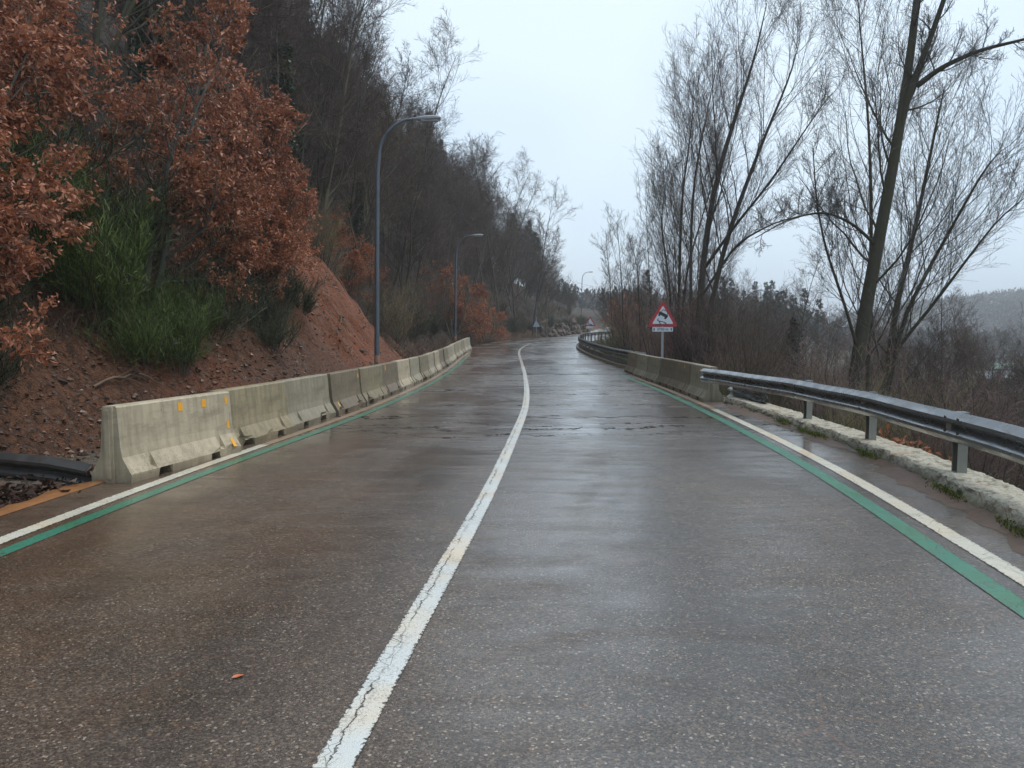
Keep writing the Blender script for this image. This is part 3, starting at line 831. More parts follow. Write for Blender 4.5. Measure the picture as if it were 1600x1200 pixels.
def near_rail():
    t = empty('guardrail', (4.6, 10, 0))
    tag(t, 'shiny two-wave steel guardrail on posts above the whitish kerb at right', 'guardrail')
    ctrl_y = [-3, 0, 3, 6.3, 7.7, 10, 12.4, 14.5, 16.75]; ctrl_x = [2.2, 2.85, 3.55, 4.32, 4.50, 4.67, 4.70, 4.53, 4.24]
    ys = np.linspace(-3, 16.75, 70)
    k = np.exp(-np.linspace(-2, 2, 9) ** 2); k /= k.sum()
    xs_ = np.convolve(np.pad(np.interp(ys, ctrl_y, ctrl_x), 4, mode='reflect', reflect_type='odd'), k, 'valid')
    zb = .485 + .004 * np.sin(ys * 2.1) - .035 * (1 - sstep(6, 11, ys))
    # the beam belongs to the thing: coordinates relative to its empty
    pth = np.stack([xs_ - 4.6, ys - 10, zb], 1)
    beam('beam', pth, M_RAIL, t, side=-1)
    for (px_, py_) in ((4.20, 5.2), (4.60, 7.62), (4.80, 9.95), (4.92, 12.4)):
        lx = float(np.interp(py_, ys, xs_))
        ang = math.atan2(-(np.interp(py_ + .5, ys, xs_) - lx), .5) + PI / 2
        zt = float(np.interp(py_, ys, zb)) + .305
        p = c_post(t, px_ - 4.6, py_ - 10, .08, zt - .005, ang)
        mb = MB()
        mb.box(-.062, .062, -.008, .10, zt - .0045, zt); mb.build('cap_plate', M_RAIL, p)
        mb = MB(); mb.box(-.05, .05, .0901, .16, zt - .25, zt - .09); mb.build('spacer', M_POST, p)
    for yb in (7.35, 7.62, 9.9, 12.3, 14.4):
        xb = float(np.interp(yb, ys, xs_))
        for dz in (.225, .085):
            mb = MB(); mb.tube([(xb - .084 - 4.6, yb - 10, .49 + dz), (xb - .096 - 4.6, yb - 10, .49 + dz)], .015, 8)
            mb.build('bolt', M_RAILD, t)
near_rail()

def fallen_rail():
    o = beam('bent_rail_piece', [(4.86, 17.0, .16), (4.96, 16.3, .10), (5.0, 15.5, .03), (5.02, 15.0, .06)], M_RAIL, side=-1)
    tag(o, 'torn piece of steel rail lying beside the end of the right-hand barriers', 'rail piece')
    o2 = beam('old_rail', [(-7.0, 9.0, -.12), (-5.9, 8.57, -.10), (-5.0, 8.18, -.10), (-4.7, 8.05, -.12), (-4.47, 7.96, -.14)], M_RAILD, side=1)
    tag(o2, 'dark old guardrail beam half buried beside the nearest left barrier', 'guardrail')
fallen_rail()

def far_rail():
    t = empty('guardrail', (4.7, 33, 0))
    tag(t, 'dark guardrail winding round the far right-hand bend behind the barriers', 'guardrail')
    ys = np.arange(29.5, 118, 1.0)
    ox = np.interp(ys, [29, 34, 45, 60, 120], [.95, .65, .42, .45, .6])
    X = xR(ys) + ox; Z = zC(ys)
    beam('upper_beam', np.stack([X - 4.7, ys - 33, Z + .47], 1), M_RAILD, t)
    m = ys < 62
    beam('lower_beam', np.stack([X - 4.7, ys - 33, Z + .08], 1)[m], M_RAILD, t, prof=[(0, 0), (.02, .01), (.03, .15), (.02, .29), (0, .30)])
    for yp in np.arange(30.5, 117, 2.4):
        xp = float(np.interp(yp, ys, X)); zp = float(zC(yp))
        mb = MB(); mb.box(-.05, .05, -.04, .04, -.35, .76)
        mb.build('post', M_RAILD, t, loc=(xp + .11 - 4.7, yp - 33, zp))
    k = MB()
    yk = np.arange(31, 66, 1.0)
    P = [(float(np.interp(q, ys, X)), q, float(zC(q))) for q in yk]
    vs_ = []
    for x, q, z in P: vs_ += [(x - .22, q, z - .1), (x - .2, q, z + .13), (x + .25, q, z + .14), (x + .27, q, z - .3)]
    fs_ = []
    for i in range(len(P) - 1):
        for j in range(3): fs_.append((i*4+j, i*4+j+1, (i+1)*4+j+1, (i+1)*4+j))
    k.add(vs_, fs_ + [(0, 3, 2, 1)])
    o = k.build('kerb_wall', M_CON_B)
    tag(o, 'low brown concrete kerb under the far winding guardrail', 'kerb wall')
far_rail()

def kerb():
    """the rough whitish kerb wall the near guardrail stands on"""
    rng = np.random.default_rng(8)
    ys = np.arange(-2, 16.9, .04)
    fx = np.interp(ys, [-2, 2, 4, 6, 7.2, 9, 12.4, 15.6, 17], [2.55, 3.25, 3.62, 4.02, 4.26, 4.52, 4.70, 4.78, 4.80])
    k = np.exp(-np.linspace(-2, 2, 11) ** 2); k /= k.sum()
    fx = np.convolve(np.pad(fx, 5, mode='reflect', reflect_type='odd'), k, 'valid')
    prof = [(-.06, -.03), (-.045, .02), (-.03, .06), (-.012, .10), (.0, .128), (.012, .15), (.045, .158)] + [(.09 + .035 * q, .160) for q in range(9)] + [(.40, .158), (.425, .148), (.44, .10), (.45, -.4)]
    V = []
    ju = np.arange(len(prof))
    for y, x in zip(ys, fx):
        big = vnoise(y * 2.2, ju * .35, 5) * .011; mid = vnoise(y * 7, ju * .9, 6) * .011; fin = vnoise(y * 23, ju * 1.7, 7) * .011
        flake = np.where(vnoise(y * 4.5, ju * .45, 15) > .25, -.010, 0)
        for j, (a, z) in enumerate(prof):
            side = 1.5 if j < 7 else .15
            tp = .22 if 6 < j < 17 else (1. if j else 0)
            V.append((x + a + (big[j] + mid[j] + fin[j]) * side, y, z + ((big[j] * .5 + mid[j] * .7 + fin[j] * .9) * tp + (flake[j] if 4 < j < 17 else 0))))
    n = len(prof); m = len(ys)
    i = np.arange(m * n).reshape(m, n)
    F = np.stack([i[:-1, :-1], i[:-1, 1:], i[1:, 1:], i[1:, :-1]], -1).reshape(-1, 4)
    o = npmesh('kerb_wall', V, F, M_KERB, smooth=False)
    tag(o, 'rough whitish concrete kerb wall with mossy base under the near guardrail', 'kerb wall')
    # moss along its foot
    N = 15000
    y = rng.uniform(1, 15.5, N); dens = np.clip(vnoise(y * 1.7, y * 0, 14) * 1.2 + .35, 0, 1)
    keep = rng.random(N) < dens
    y = y[keep]
    x = np.interp(y, ys, fx) - .06 + rng.normal(0, .03, len(y))
    z = np.full(len(y), .005) + np.abs(rng.normal(0, .03, len(y)))
    D = rng.normal(0, .5, (len(y), 3)); D[:, 2] = np.abs(D[:, 2]) + .5
    Vv, T, tone = leaves(np.stack([x, y, z], 1), D, .026, rng, .5)
    tag(npmesh('moss', Vv, None, M_MOSS, tris=T, tone=tone), kind='stuff')
kerb()

# ------------------------------------------------------------------ street lamps
def make_lamp():
    t = empty('street_lamp')
    pole = MB()
    pts = [(0, 0, -.3), (.0, 0, .0), (.0, 0, .9), (.03, 0, 3.6), (.08, 0, 6.2), (.12, 0, 6.62)]
    rads = [.078, .078, .076, .068, .058, .055]
    for k in range(1, 9):
        q = PI / 2 * k / 8
        pts.append((.12 + 1.02 * (1 - math.cos(q)), 0, 6.62 + 1.13 * math.sin(q))); rads.append(.055 - .0022 * k)
    pole.tube(pts, rads, 12)
    pole.build('pole', M_POLE, t, smooth=True)
    b = MB(); b.tube([(0, 0, -.2), (0, 0, .95)], [.084, .080], 12); b.build('muddy_foot', M_RUSTP, t, smooth=True)
    d = MB(); d.box(-.05, .05, -.0865, -.080, .35, .75); d.build('hatch', M_POLE, t)
    arm = MB(); arm.tube([(1.10, 0, 7.75), (1.32, 0, 7.765)], .04, 10); arm.build('arm_sleeve', M_HEAD, t, smooth=True)
    hd = MB()
    sec = [(1.20, .05, .04), (1.32, .09, .06), (1.55, .13, .075), (1.80, .13, .065), (1.92, .10, .03)]
    vs_ = []; fs_ = []
    for x, wy, hz in sec:
        z = 7.76 + (x - 1.2) * .03
        for a, c in ((-1, -.55), (-.95, .4), (-.5, 1), (.5, 1), (.95, .4), (1, -.55), (.6, -1), (-.6, -1)): vs_.append((x, a * wy, z + c * hz))
    for i in range(len(sec) - 1):
        for k in range(8): fs_.append((i*8+k, i*8+(k+1) % 8, (i+1)*8+(k+1) % 8, (i+1)*8+k))
    fs_ += [tuple(range(8))[::-1], tuple(32 + k for k in range(8))]
    hd.add(vs_, fs_); h = hd.build('lamp_head', M_HEAD, t, smooth=False, bevel=.012)
    ln = MB()
    ln.box(1.36, 1.84, -.08, .08, 7.688, 7.715); ln.build('lens', M_LENS, h)
    return t
def lamps():
    spots = [(-3.97, 22.2, 1.0, 'nearest tall street lamp, rusty muddy foot behind the left barriers'), (-3.75, 50, .97, 'second street lamp, beside the orange-leaved oak at the end of left barriers'),
             (3.05, 96, 1.0, 'third street lamp, faint against the dark wood before the rock pile'), (11.9, 130, 1.0, 'farthest street lamp, standing out against the sky above the bend')]
    L = make_lamp()
    for i, (x, y, s, lab) in enumerate(spots):
        o = L if i == 0 else copy_tree(L)
        o.location = (x, y, float(H(x, y)) + .05 if i else -.02); o.scale = (s,) * 3
        o.rotation_euler = (0, 0, R([0, 3, 0, -3][i]))
        tag(o, lab, 'street lamp', 'street lamps along the road')
lamps()

# ------------------------------------------------------------------ road signs
def tri(w_, inset=0., rad=.05):
    """rounded triangle outline, centre of base at the origin"""
    h = w_ * .866
    c = [(-w_ / 2, 0), (w_ / 2, 0), (0, h)]
    cx, cz = 0, h / 3
    k = 1 - inset / (h / 3)
    c = [(cx + (x - cx) * k, cz + (z - cz) * k) for x, z in c]
    pts = []
    for i in range(3):
        p = Vector(c[i]); a = (Vector(c[i - 1]) - p).normalized(); b = (Vector(c[(i + 1) % 3]) - p).normalized()
        for q in range(5):
            s = q / 4
            pts.append(tuple(p + a * rad * (1 - s) ** 2 * 1.6 + b * rad * s ** 2 * 1.6))
    return pts
def plate(pts, y0, y1):
    mb = MB(); n = len(pts)
    mb.add([(x, y0, z) for x, z in pts] + [(x, y1, z) for x, z in pts],
           [tuple(range(n)), tuple(reversed(range(n, 2 * n)))] + [(i, n + i, n + (i + 1) % n, (i + 1) % n) for i in range(n)])
    return mb
def rot2(pts, a, ox=0, oz=0, s=1):
    c, q = math.cos(a), math.sin(a)
    return [(ox + s * (x * c - z * q), oz + s * (x * q + z * c)) for x, z in pts]
def text_mesh(body, size, x, y, z, parent, name='lettering'):
    cu = bpy.data.curves.new(name, 'FONT'); cu.body = body; cu.size = size; cu.align_x = 'CENTER'; cu.align_y = 'CENTER'; cu.extrude = .001; cu.offset = .002
    tmp = bpy.data.objects.new('tmp_text', cu); COL.objects.link(tmp)
    dg = bpy.context.evaluated_depsgraph_get()
    me = bpy.data.meshes.new_from_object(tmp.evaluated_get(dg))
    bpy.data.objects.remove(tmp); bpy.data.curves.remove(cu)
    me.materials.clear(); me.materials.append(M_BLACK)
    o = bpy.data.objects.new(name, me); COL.objects.link(o)
    o.parent = parent; o.location = (x, y, z); o.rotation_euler = (PI / 2, 0, 0)
    return o
def warning_sign(loc, rz, w_, zb, kind, lab, platetext, ph=.17):
    t = empty('warning_sign', loc, rz)
    tag(t, lab, 'road sign', None)
    mb = MB(); mb.box(-.04, .04, -.02, .02, -1.2, zb + w_ * .7); mb.build('post', M_POLEG, t)
    def up(p): return [(x, z + zb) for x, z in p]
    pl = plate(up(tri(w_)), -.045, -.022).build('triangle_plate', M_RED, t)
    plate(up(tri(w_, w_ * .085, .03)), -.049, -.0452).build('white_field', M_SWHITE, pl)
    h = w_ * .866
    y0, y1 = -.054, -.0492
    ic = []
    if kind == 'skid':
        car = [[(-.17, -.02), (-.17, .07), (-.13, .09), (.13, .09), (.17, .07), (.17, -.02)],
               [(-.135, .09), (-.095, .19), (-.075, .20), (.075, .20), (.095, .19), (.135, .09), (.112, .09), (.078, .178), (-.078, .178), (-.112, .09)],
               [(-.155, -.075), (-.155, -.02), (-.085, -.02), (-.085, -.075)], [(.085, -.075), (.085, -.02), (.155, -.02), (.155, -.075)]]
        for p in car: ic.append(rot2(p, R(-28), .0, h * .42, w_ * .95))
        sk1 = [(-.235, .075), (-.10, .075), (-.125, .16), (-.20, .215), (-.165, .285), (-.14, .285), (-.165, .225), (-.095, .175), (-.06, .06), (-.235, .055)]
        sk2 = [(-.11, .175), (.0, .155), (.09, .10), (.105, .05), (.14, .05), (.115, .13), (.0, .18), (-.11, .20)]
        for p in (sk1, sk2): ic.append([(x * w_ * .95, (z) * w_ * .95) for x, z in p])
    else:
        deer = [[(-.17, .20), (-.10, .225), (.06, .20), (.15, .16), (.17, .11), (.11, .12), (.04, .145), (-.06, .15), (-.13, .17)],
                [(-.13, .19), (-.175, .27), (-.235, .275), (-.245, .30), (-.19, .325), (-.15, .32), (-.09, .22)],
                [(-.17, .32), (-.20, .40), (-.185, .40), (-.165, .36), (-.13, .41), (-.115, .40), (-.145, .33)],
                [(-.13, .18), (-.22, .15), (-.26, .17), (-.265, .155), (-.22, .125), (-.10, .155)],
                [(.13, .14), (.20, .10), (.26, .06), (.25, .045), (.17, .085), (.09, .12)],
                [(.05, .15), (.12, .09), (.20, .045), (.19, .03), (.09, .075), (.02, .14)]]
        for p in deer: ic.append([(x * w_ * 1.0, z * w_ * 1.0 - .02) for x, z in p])
    pic = MB()
    for p in ic:
        p2 = [(x, z + zb) for x, z in p]
        q = plate(p2, y0, y1); pic.add(q.v, q.f)
    pic.build('car_symbol' if kind == 'skid' else 'deer_symbol', M_BLACK, pl)
    if platetext is not None:
        pw = w_ * .335
        pp = MB(); pp.box(-pw, pw, -.042, -.024, zb - .02 - ph, zb - .02)
        p = pp.build('distance_plate', M_SWHITE, t)
        zc_ = zb - .02 - ph / 2
        text_mesh(platetext, ph * .82, 0, -.0445, zc_, p)
        ar = MB()
        for s in (-1, 1):
            x = s * pw * .84; a = ph * .33
            q = plate([(x - .014, zc_ - a), (x + .014, zc_ - a), (x + .014, zc_), (x + .034, zc_), (x, zc_ + a), (x - .034, zc_), (x - .014, zc_)], -.047, -.0422); ar.add(q.v, q.f)
        ar.build('arrow', M_BLACK, p)
    return t
warning_sign((5.03, 25.3, float(zC(25.3))), R(-6), 1.0, 1.80, 'skid', 'red triangular slippery-road sign with skidding car and distance plate, behind right barriers', '3750 m', .15)
warning_sign((6.45, 62.5, float(zC(62.5)) - .05), R(-4), .92, 1.48, 'deer', 'distant red triangular sign with leaping deer, behind the winding guardrail', '', .16)
def sign_back():
    t = empty('warning_sign', (2.86, 89.5, float(H(2.86, 89.5))), R(10))
    tag(t, 'small sign seen from behind, pale blue-grey triangle below third lamp', 'road sign')
    mb = MB(); mb.tube([(0, 0, -.4), (0, 0, 2.5)], .04, 8); mb.build('post', M_POLEG, t)
    plate([(x, z + 1.35) for x, z in tri(.9)], -.06, -.041).build('triangle_plate', M_SBACK, t)
sign_back()

# ------------------------------------------------------------------ trees: prototypes
def tree_thing(name, trunkVF, crownVF, bark, twig, extra=()):
    t = empty(name)
    npmesh('trunk', *trunkVF, bark, t)
    if crownVF is not None: npmesh('crown', *crownVF, twig, t)
    for nm, V, T, tone, mt in extra: npmesh(nm, V, None, mt, t, smooth=False, tris=T, tone=tone)
    return t

def line(p0, d, L, n, rng, wob=.06, trop=(0, 0, .03)):
    P = [np.array(p0, float)]; d = np.array(d, float); d /= np.linalg.norm(d)
    for i in range(n):
        d = d + rng.normal(0, wob, 3) + np.array(trop); d /= np.linalg.norm(d)
        P.append(P[-1] + d * L / n)
    return np.array(P)

def bare_tree(seed, h=13, spread=1.0, stems=1, dense=1.0, upright=.10, r0=.13, bark=None, twig=None, name='bare_tree'):
    rng = np.random.default_rng(seed)
    tr = []; rr = []
    for s in range(stems):
        a = rng.uniform(0, 2 * PI)
        lean = .05 if stems == 1 else .22
        d = (math.cos(a) * lean, math.sin(a) * lean, 1)
        tr.append(line((math.cos(a) * .12 * (stems > 1), math.sin(a) * .12 * (stems > 1), -.3), d, h * rng.uniform(.82, 1), 10, rng, .06, (0, 0, .02)))
        rr.append(r0 * rng.uniform(.75, 1) * (1 - .9 * np.linspace(0, 1, 11)))
    P0 = np.array(tr); R0 = np.array(rr)
    l1 = grow(P0, R0, dict(k=max(7, int(20 / stems ** .5)), t0=.18, ratio=.46 * spread, shape=.62, ang=44, angsd=9, n=6, wob=.10, trop=(0, 0, upright), rr=.55, taper=.25), rng)
    l2 = grow(*l1, dict(k=9, t0=.22, ratio=.50, shape=.35, ang=40, angsd=13, n=5, wob=.11, trop=(0, 0, upright * .5), rr=.5, rmin=.0065, taper=.4), rng)
    l3 = grow(*l2, dict(k=int(8 * dense), t0=.18, ratio=.50, shape=.25, ang=36, angsd=14, n=3, wob=.11, trop=(0, 0, .03), rr=.6, rmin=.0052, taper=.6), rng)
    l4 = grow(*l3, dict(k=4, t0=.2, ratio=.55, shape=.25, ang=33, angsd=14, n=2, wob=.10, trop=(0, 0, .02), rr=.7, rmin=.0042, taper=.7), rng)
    return tree_thing(name, tubes([(P0, R0), l1], [9, 5]), tubes([l2, l3, l4], [4, 3, 3]), bark or M_BARK, twig or M_TWIG)

def oak(seed, h=5.2, width=1.0, nleaf=15000, leafm=None, size=.10, name='oak_tree', stems=3):
    rng = np.random.default_rng(seed)
    tr = []; rr = []
    for s in range(stems):
        a = rng.uniform(0, 2 * PI)
        d = (math.cos(a) * .35, math.sin(a) * .35, 1)
        tr.append(line((0, 0, -.3), d, h * rng.uniform(.75, 1), 9, rng, .10, (0, 0, .05))); rr.append(.075 * (1 - .88 * np.linspace(0, 1, 10)))
    P0 = np.array(tr); R0 = np.array(rr)
    l1 = grow(P0, R0, dict(k=12, t0=.14, ratio=.50 * width, shape=.55, ang=58, angsd=12, n=6, wob=.15, trop=(0, 0, .03), rr=.5, taper=.3), rng)
    l2 = grow(*l1, dict(k=7, t0=.2, ratio=.5, shape=.4, ang=44, n=4, wob=.18, trop=(0, 0, .03), rr=.5, rmin=.005), rng)
    l3 = grow(*l2, dict(k=5, t0=.2, ratio=.55, shape=.3, ang=42, n=2, wob=.18, trop=(0, 0, .0), rr=.6, rmin=.004), rng)
    Pt, _ = l3
    # leaves in tufts at twig ends; some twigs are bare, so the crown has gaps
    ends = np.concatenate([Pt[:, -1], Pt[:, 1], l2[0][:, -1]])
    dirs = np.concatenate([Pt[:, -1] - Pt[:, 0], Pt[:, 1] - Pt[:, 0], l2[0][:, -1] - l2[0][:, -2]])
    dirs /= np.linalg.norm(dirs, axis=1, keepdims=True) + 1e-9
    gap = np.array([vnoise(p[0] * 1.1 + p[1] * .7 + 5, p[2] * 1.1 - p[1] * .8, seed) for p in ends])
    w_ = np.where(gap > -.30, 1.0, .10)
    j = rng.choice(len(ends), nleaf, p=w_ / w_.sum())
    root = ends[j] + rng.normal(0, .045, (nleaf, 3))
    D = dirs[j] * .5 + rng.normal(0, .75, (nleaf, 3)); D[:, 2] -= .35
    V, T, tone = leaves(root, D, size, rng, .5, .6)
    cl = rng.random(len(ends))
    tone = np.clip(.6 * tone + .4 * np.repeat(cl[j], 4), 0, 1)
    return tree_thing(name, tubes([(P0, R0), l1], [7, 5]), tubes([l2, l3], [4, 3]), M_BARK, M_TWIG, [('foliage', V, T, tone, leafm or M_OAK)])

def thicket(seed, h=3.6, stems=26, twig=None, name='shrub', spread=.5, k2=9):
    rng = np.random.default_rng(seed)
    P0 = []; R0 = []
    for s in range(stems):
        a = rng.uniform(0, 2 * PI); q = rng.uniform(.05, 1) * spread
        P0.append(line((math.cos(a) * q * .9, math.sin(a) * q * .9, -.25), (math.cos(a) * q, math.sin(a) * q, 1), h * rng.uniform(.55, 1), 6, rng, .11, (0, 0, .02)))
        R0.append(.020 * rng.uniform(.6, 1.2) * (1 - .8 * np.linspace(0, 1, 7)))
    P0 = np.array(P0); R0 = np.array(R0)
    l1 = grow(P0, R0, dict(k=k2, t0=.15, ratio=.42, shape=.4, ang=38, n=4, wob=.15, trop=(0, 0, .06), rr=.55, rmin=.0045), rng)
    l2 = grow(*l1, dict(k=5, t0=.15, ratio=.48, shape=.3, ang=38, n=3, wob=.15, trop=(0, 0, .05), rr=.6, rmin=.0036), rng)
    l3 = grow(*l2, dict(k=2, t0=.2, ratio=.5, shape=.3, ang=38, n=2, wob=.15, trop=(0, 0, .05), rr=.7, rmin=.003), rng)
    t = empty(name)
    npmesh('stems', *tubes([(P0, R0)], [5]), M_BARK, t)
    npmesh('crown', *tubes([l1, l2, l3], [3, 3, 3]), twig or M_TWIG, t)
    return t

def ribbons(P, r, tone):
    """thin flat blades from polylines P (N,m,3), half width r"""
    N, m, _ = P.shape
    rng = np.random.default_rng(N)
    S = rng.normal(size=(N, 1, 3)); S[..., 2] *= .3; S /= np.linalg.norm(S, axis=2, keepdims=True)
    wd = r * (1 - .85 * np.linspace(0, 1, m))[None, :, None]
    V = np.stack([P - S * wd, P + S * wd], 2)
    i = np.arange(N * m * 2).reshape(N, m, 2)
    F = np.stack([i[:, :-1, 0], i[:, :-1, 1], i[:, 1:, 1], i[:, 1:, 0]], -1).reshape(-1, 4)
    tn = tone if np.ndim(tone) == 2 else np.repeat(tone[:, None], m, 1)
    return V.reshape(-1, 3), F, np.repeat(tn.ravel(), 2)

def broom(seed, h=1.9, n=620, mat=None, name='broom_bush', wide=.75):
    """many rush-like green stems fanning from a woody base"""
    rng = np.random.default_rng(seed)
    st = 26
    P0 = []; R0 = []
    for s in range(st):
        a = rng.uniform(0, 2 * PI); q = rng.uniform(.1, 1) * wide
        P0.append(line((math.cos(a) * q * .4, math.sin(a) * q * .4, -.2), (math.cos(a) * q, math.sin(a) * q, 1), h * rng.uniform(.45, .8), 5, rng, .1)); R0.append(np.full(6, .012))
    P0 = np.array(P0); R0 = np.array(R0)
    l1 = grow(P0, R0, dict(k=n // st, t0=.2, ratio=.58, shape=.3, ang=34, angsd=16, n=4, wob=.2, trop=(0, 0, .10), rmin=.004), rng)
    l2 = grow(*l1, dict(k=11, t0=.1, ratio=.52, shape=.3, ang=30, angsd=14, n=3, wob=.2, trop=(0, 0, .05), rmin=.003), rng)
    t = empty(name)
    npmesh('stems', *tubes([(P0, R0)], [4]), M_BARK, t)
    P = l2[0]
    tone = np.clip(rng.random(len(P))[:, None] * .55 + np.linspace(0, .45, P.shape[1])[None, :], 0, 1)
    V1, F1, t1 = ribbons(P, .0052, tone)
    V2, F2, t2 = ribbons(l1[0], .007, rng.random(len(l1[0])) * .5)
    npmesh('foliage', np.concatenate([V1, V2]), np.concatenate([F1, F2 + len(V1)]), mat or M_BROOM, t, tone=np.concatenate([t1, t2]))
    return t

def conifer(seed, h=13):
    rng = np.random.default_rng(seed)
    P0 = line((0, 0, -.4), (0, 0, 1), h, 10, rng, .02, (0, 0, .05))[None]
    R0 = (.16 * (1 - .93 * np.linspace(0, 1, 11)))[None]
    l1 = grow(P0, R0, dict(k=85, t0=.22, t1=1, ratio=.26, shape=.88, ang=82, angsd=9, n=5, wob=.07, trop=(0, 0, .05), rr=.3, rmax=.03, rmin=.006), rng)
    l2 = grow(*l1, dict(k=13, t0=.12, ratio=.36, shape=.35, ang=50, n=2, wob=.1, trop=(0, 0, .03), rmin=.004), rng)
    P = l2[0]
    reps = 6
    tt = rng.random((len(P), reps, 1))
    root = (P[:, None, 0] * (1 - tt) + P[:, None, -1] * tt).reshape(-1, 3)
    D = np.repeat(P[:, -1] - P[:, 0], reps, 0); D /= np.linalg.norm(D, axis=1, keepdims=True) + 1e-9
    D = D + rng.normal(0, .55, D.shape)
    V, T, tone = leaves(root, D, .30, rng, .22, .1)
    return tree_thing('conifer', tubes([(P0, R0), l1], [8, 4]), tubes([l2], [3]), M_BARK, M_TWIG, [('foliage', V, T, tone, M_NEEDLE)])

# ------------------------------------------------------------------ trees on the left
def put(proto, used, x, y, s=1., rz=0., lab=None, cat=None, group=None, dz=0., tilt=None):
    o = copy_tree(proto) if used.get(proto.name) else proto
    used[proto.name] = True
    o.location = (x, y, float(H(x, y)) - .05 + dz)
    o.scale = (s, s, s * 1.0)
    o.rotation_euler = (tilt[0] if tilt else 0, tilt[1] if tilt else 0, rz)
    tag(o, lab, cat, group)
    return o
USED = {}
rnd = random.Random(11)
def left_x(y, e): return float(xL(y)) - .62 - e

OAKS = [oak(1), oak(2, 5.0, 1.1), oak(3, 4.4, 1.2), oak(4, 4.8, 1.1, 9000, M_OAKF, .12)]
near_oaks = [  # x, y, proto, scale, label
    (-6.9, 14.2, 0, 1.08, 'big brown-leaved oak rising behind the green broom, centre of the left bank'),
    (-8.0, 10.6, 1, .98, 'brown-leaved oak at the left edge of the picture, overhanging the bank'),
    (-9.2, 13.2, 2, 1.15, 'brown-leaved oak higher up between the two big roadside oaks'),
    (-7.5, 18.6, 2, 1.0, 'brown-leaved oak above the red earth slip, right of the big oak'),
    (-8.6, 20.5, 0, .95, 'brown-leaved oak partly hidden behind the big roadside oak'),
    (-6.9, 21.6, 1, .62, 'small brown-leaved oak at the top of the red earth slip'),
    (-10.5, 16.5, 1, 1.1, 'tall brown oak crown at the top left of the bank'),
    (-6.35, 19.2, 1, .72, 'brown-leaved oak with low sprays over the left of the red slip'), (-6.2, 17.4, 2, .75, 'low brown-leaved oak above the pinkish earth right of the broom'), (-7.2, 9.5, 2, .86, 'low brown-leaved oak sprays hanging over the bank at far left'),
]
for i, (x, y, p, s, lab) in enumerate(near_oaks):
    put(OAKS[p], USED, x, y, s, rnd.uniform(0, 6.28), lab, 'oak tree', 'brown-leaved oaks on the left bank')
for x, y, s, lab in ((-4.4, 55.5, 1.2, 'orange-leaved oak directly behind the second street lamp'), (-3.3, 60.5, .95, 'orange-leaved oak right of the second lamp, arching towards the road'), (-2.2, 63.5, .8, 'small orange oak spray hanging lowest above the roadside bank'),
                     (-7.2, 33.5, .62, 'small orange oak sprays in the brush behind nearest lamp post'), (-9.0, 36.5, .6, 'orange oak sprays among bare trees left of nearest lamp')):
    put(OAKS[3], USED, x, y, s, rnd.uniform(0, 6.28), lab, 'oak tree', 'orange-leaved oaks along the road')
    

BROOMS = [broom(21), broom(22, 1.6, 620, None, 'broom_bush', .95), broom(23, 1.7, 560, M_BROOMD, 'dark_bush', .9)]
for i, (x, y, p, s, lab) in enumerate([
    (-7.0, 12.9, 0, 1.25, 'bright green broom bush in the middle of the left bank'), (-7.9, 13.0, 1, 1.45, 'green broom bush left of the brightest one'),
    (-6.0, 13.6, 0, .85, 'green broom bush hanging lowest over the bank'), (-8.3, 12.2, 0, 1.3, 'green broom bush beside the leftmost oak'),
    (-7.3, 14.3, 2, 1.6, 'dark bush under the big brown oak'), (-6.2, 15.3, 2, 1.0, 'dark bush at the right of the broom'),
    (-9.0, 13.6, 2, 1.7, 'dark tall bush behind the green broom'), (-7.6, 10.3, 2, .9, 'dark low bush at the foot of the leftmost oak'),
    (-6.3, 16.8, 2, .8, 'dark scrubby bush above the pinkish earth'), (-5.85, 18.0, 2, .6, 'small dark bush hanging on the pinkish earth'),
    (-7.0, 9.6, 2, .8, 'dark bush low on the bank at far left'), (-6.1, 19.4, 2, .95, 'dark tangled bush hanging over the left side of the red slip'), (-6.7, 20.6, 2, 1.0, 'dark tangled bush at the top of the red slip'), (-5.7, 20.2, 2, .6, 'small dark bush in the middle of the red slip'), (-5.5, 17.2, 2, .7, 'dark bush above the fourth left barrier'), (-6.35, 12.9, 1, .8, 'green broom bush just right of the brightest one'), (-6.4, 14.3, 1, .9, 'green broom bush under the right side of the big oak'), (-5.5, 12.4, 2, .5, 'little dark tuft on the brown earth below the broom')]):
    put(BROOMS[p], USED, x, y, s, rnd.uniform(0, 6.28), lab, 'bush', 'bushes on the left bank')

TREES = [bare_tree(31, 12), bare_tree(32, 13.5, .9), bare_tree(33, 11, 1.1, 2), bare_tree(34, 14.5, .85, 1, 1, .12), bare_tree(35, 10, 1.15, 3, 1, .08, .09), bare_tree(36, 12.5, 1.0, 2, 1, .06)]
CONS = [conifer(41, 13), conifer(42, 15)]
THK = [thicket(51, 3.4, 24, M_TWIGP), thicket(52, 3.0, 26, M_TWIGO), thicket(53, 4.6, 20, M_TWIG, spread=.35), thicket(54, 2.4, 30, M_TWIGO, spread=.8)]

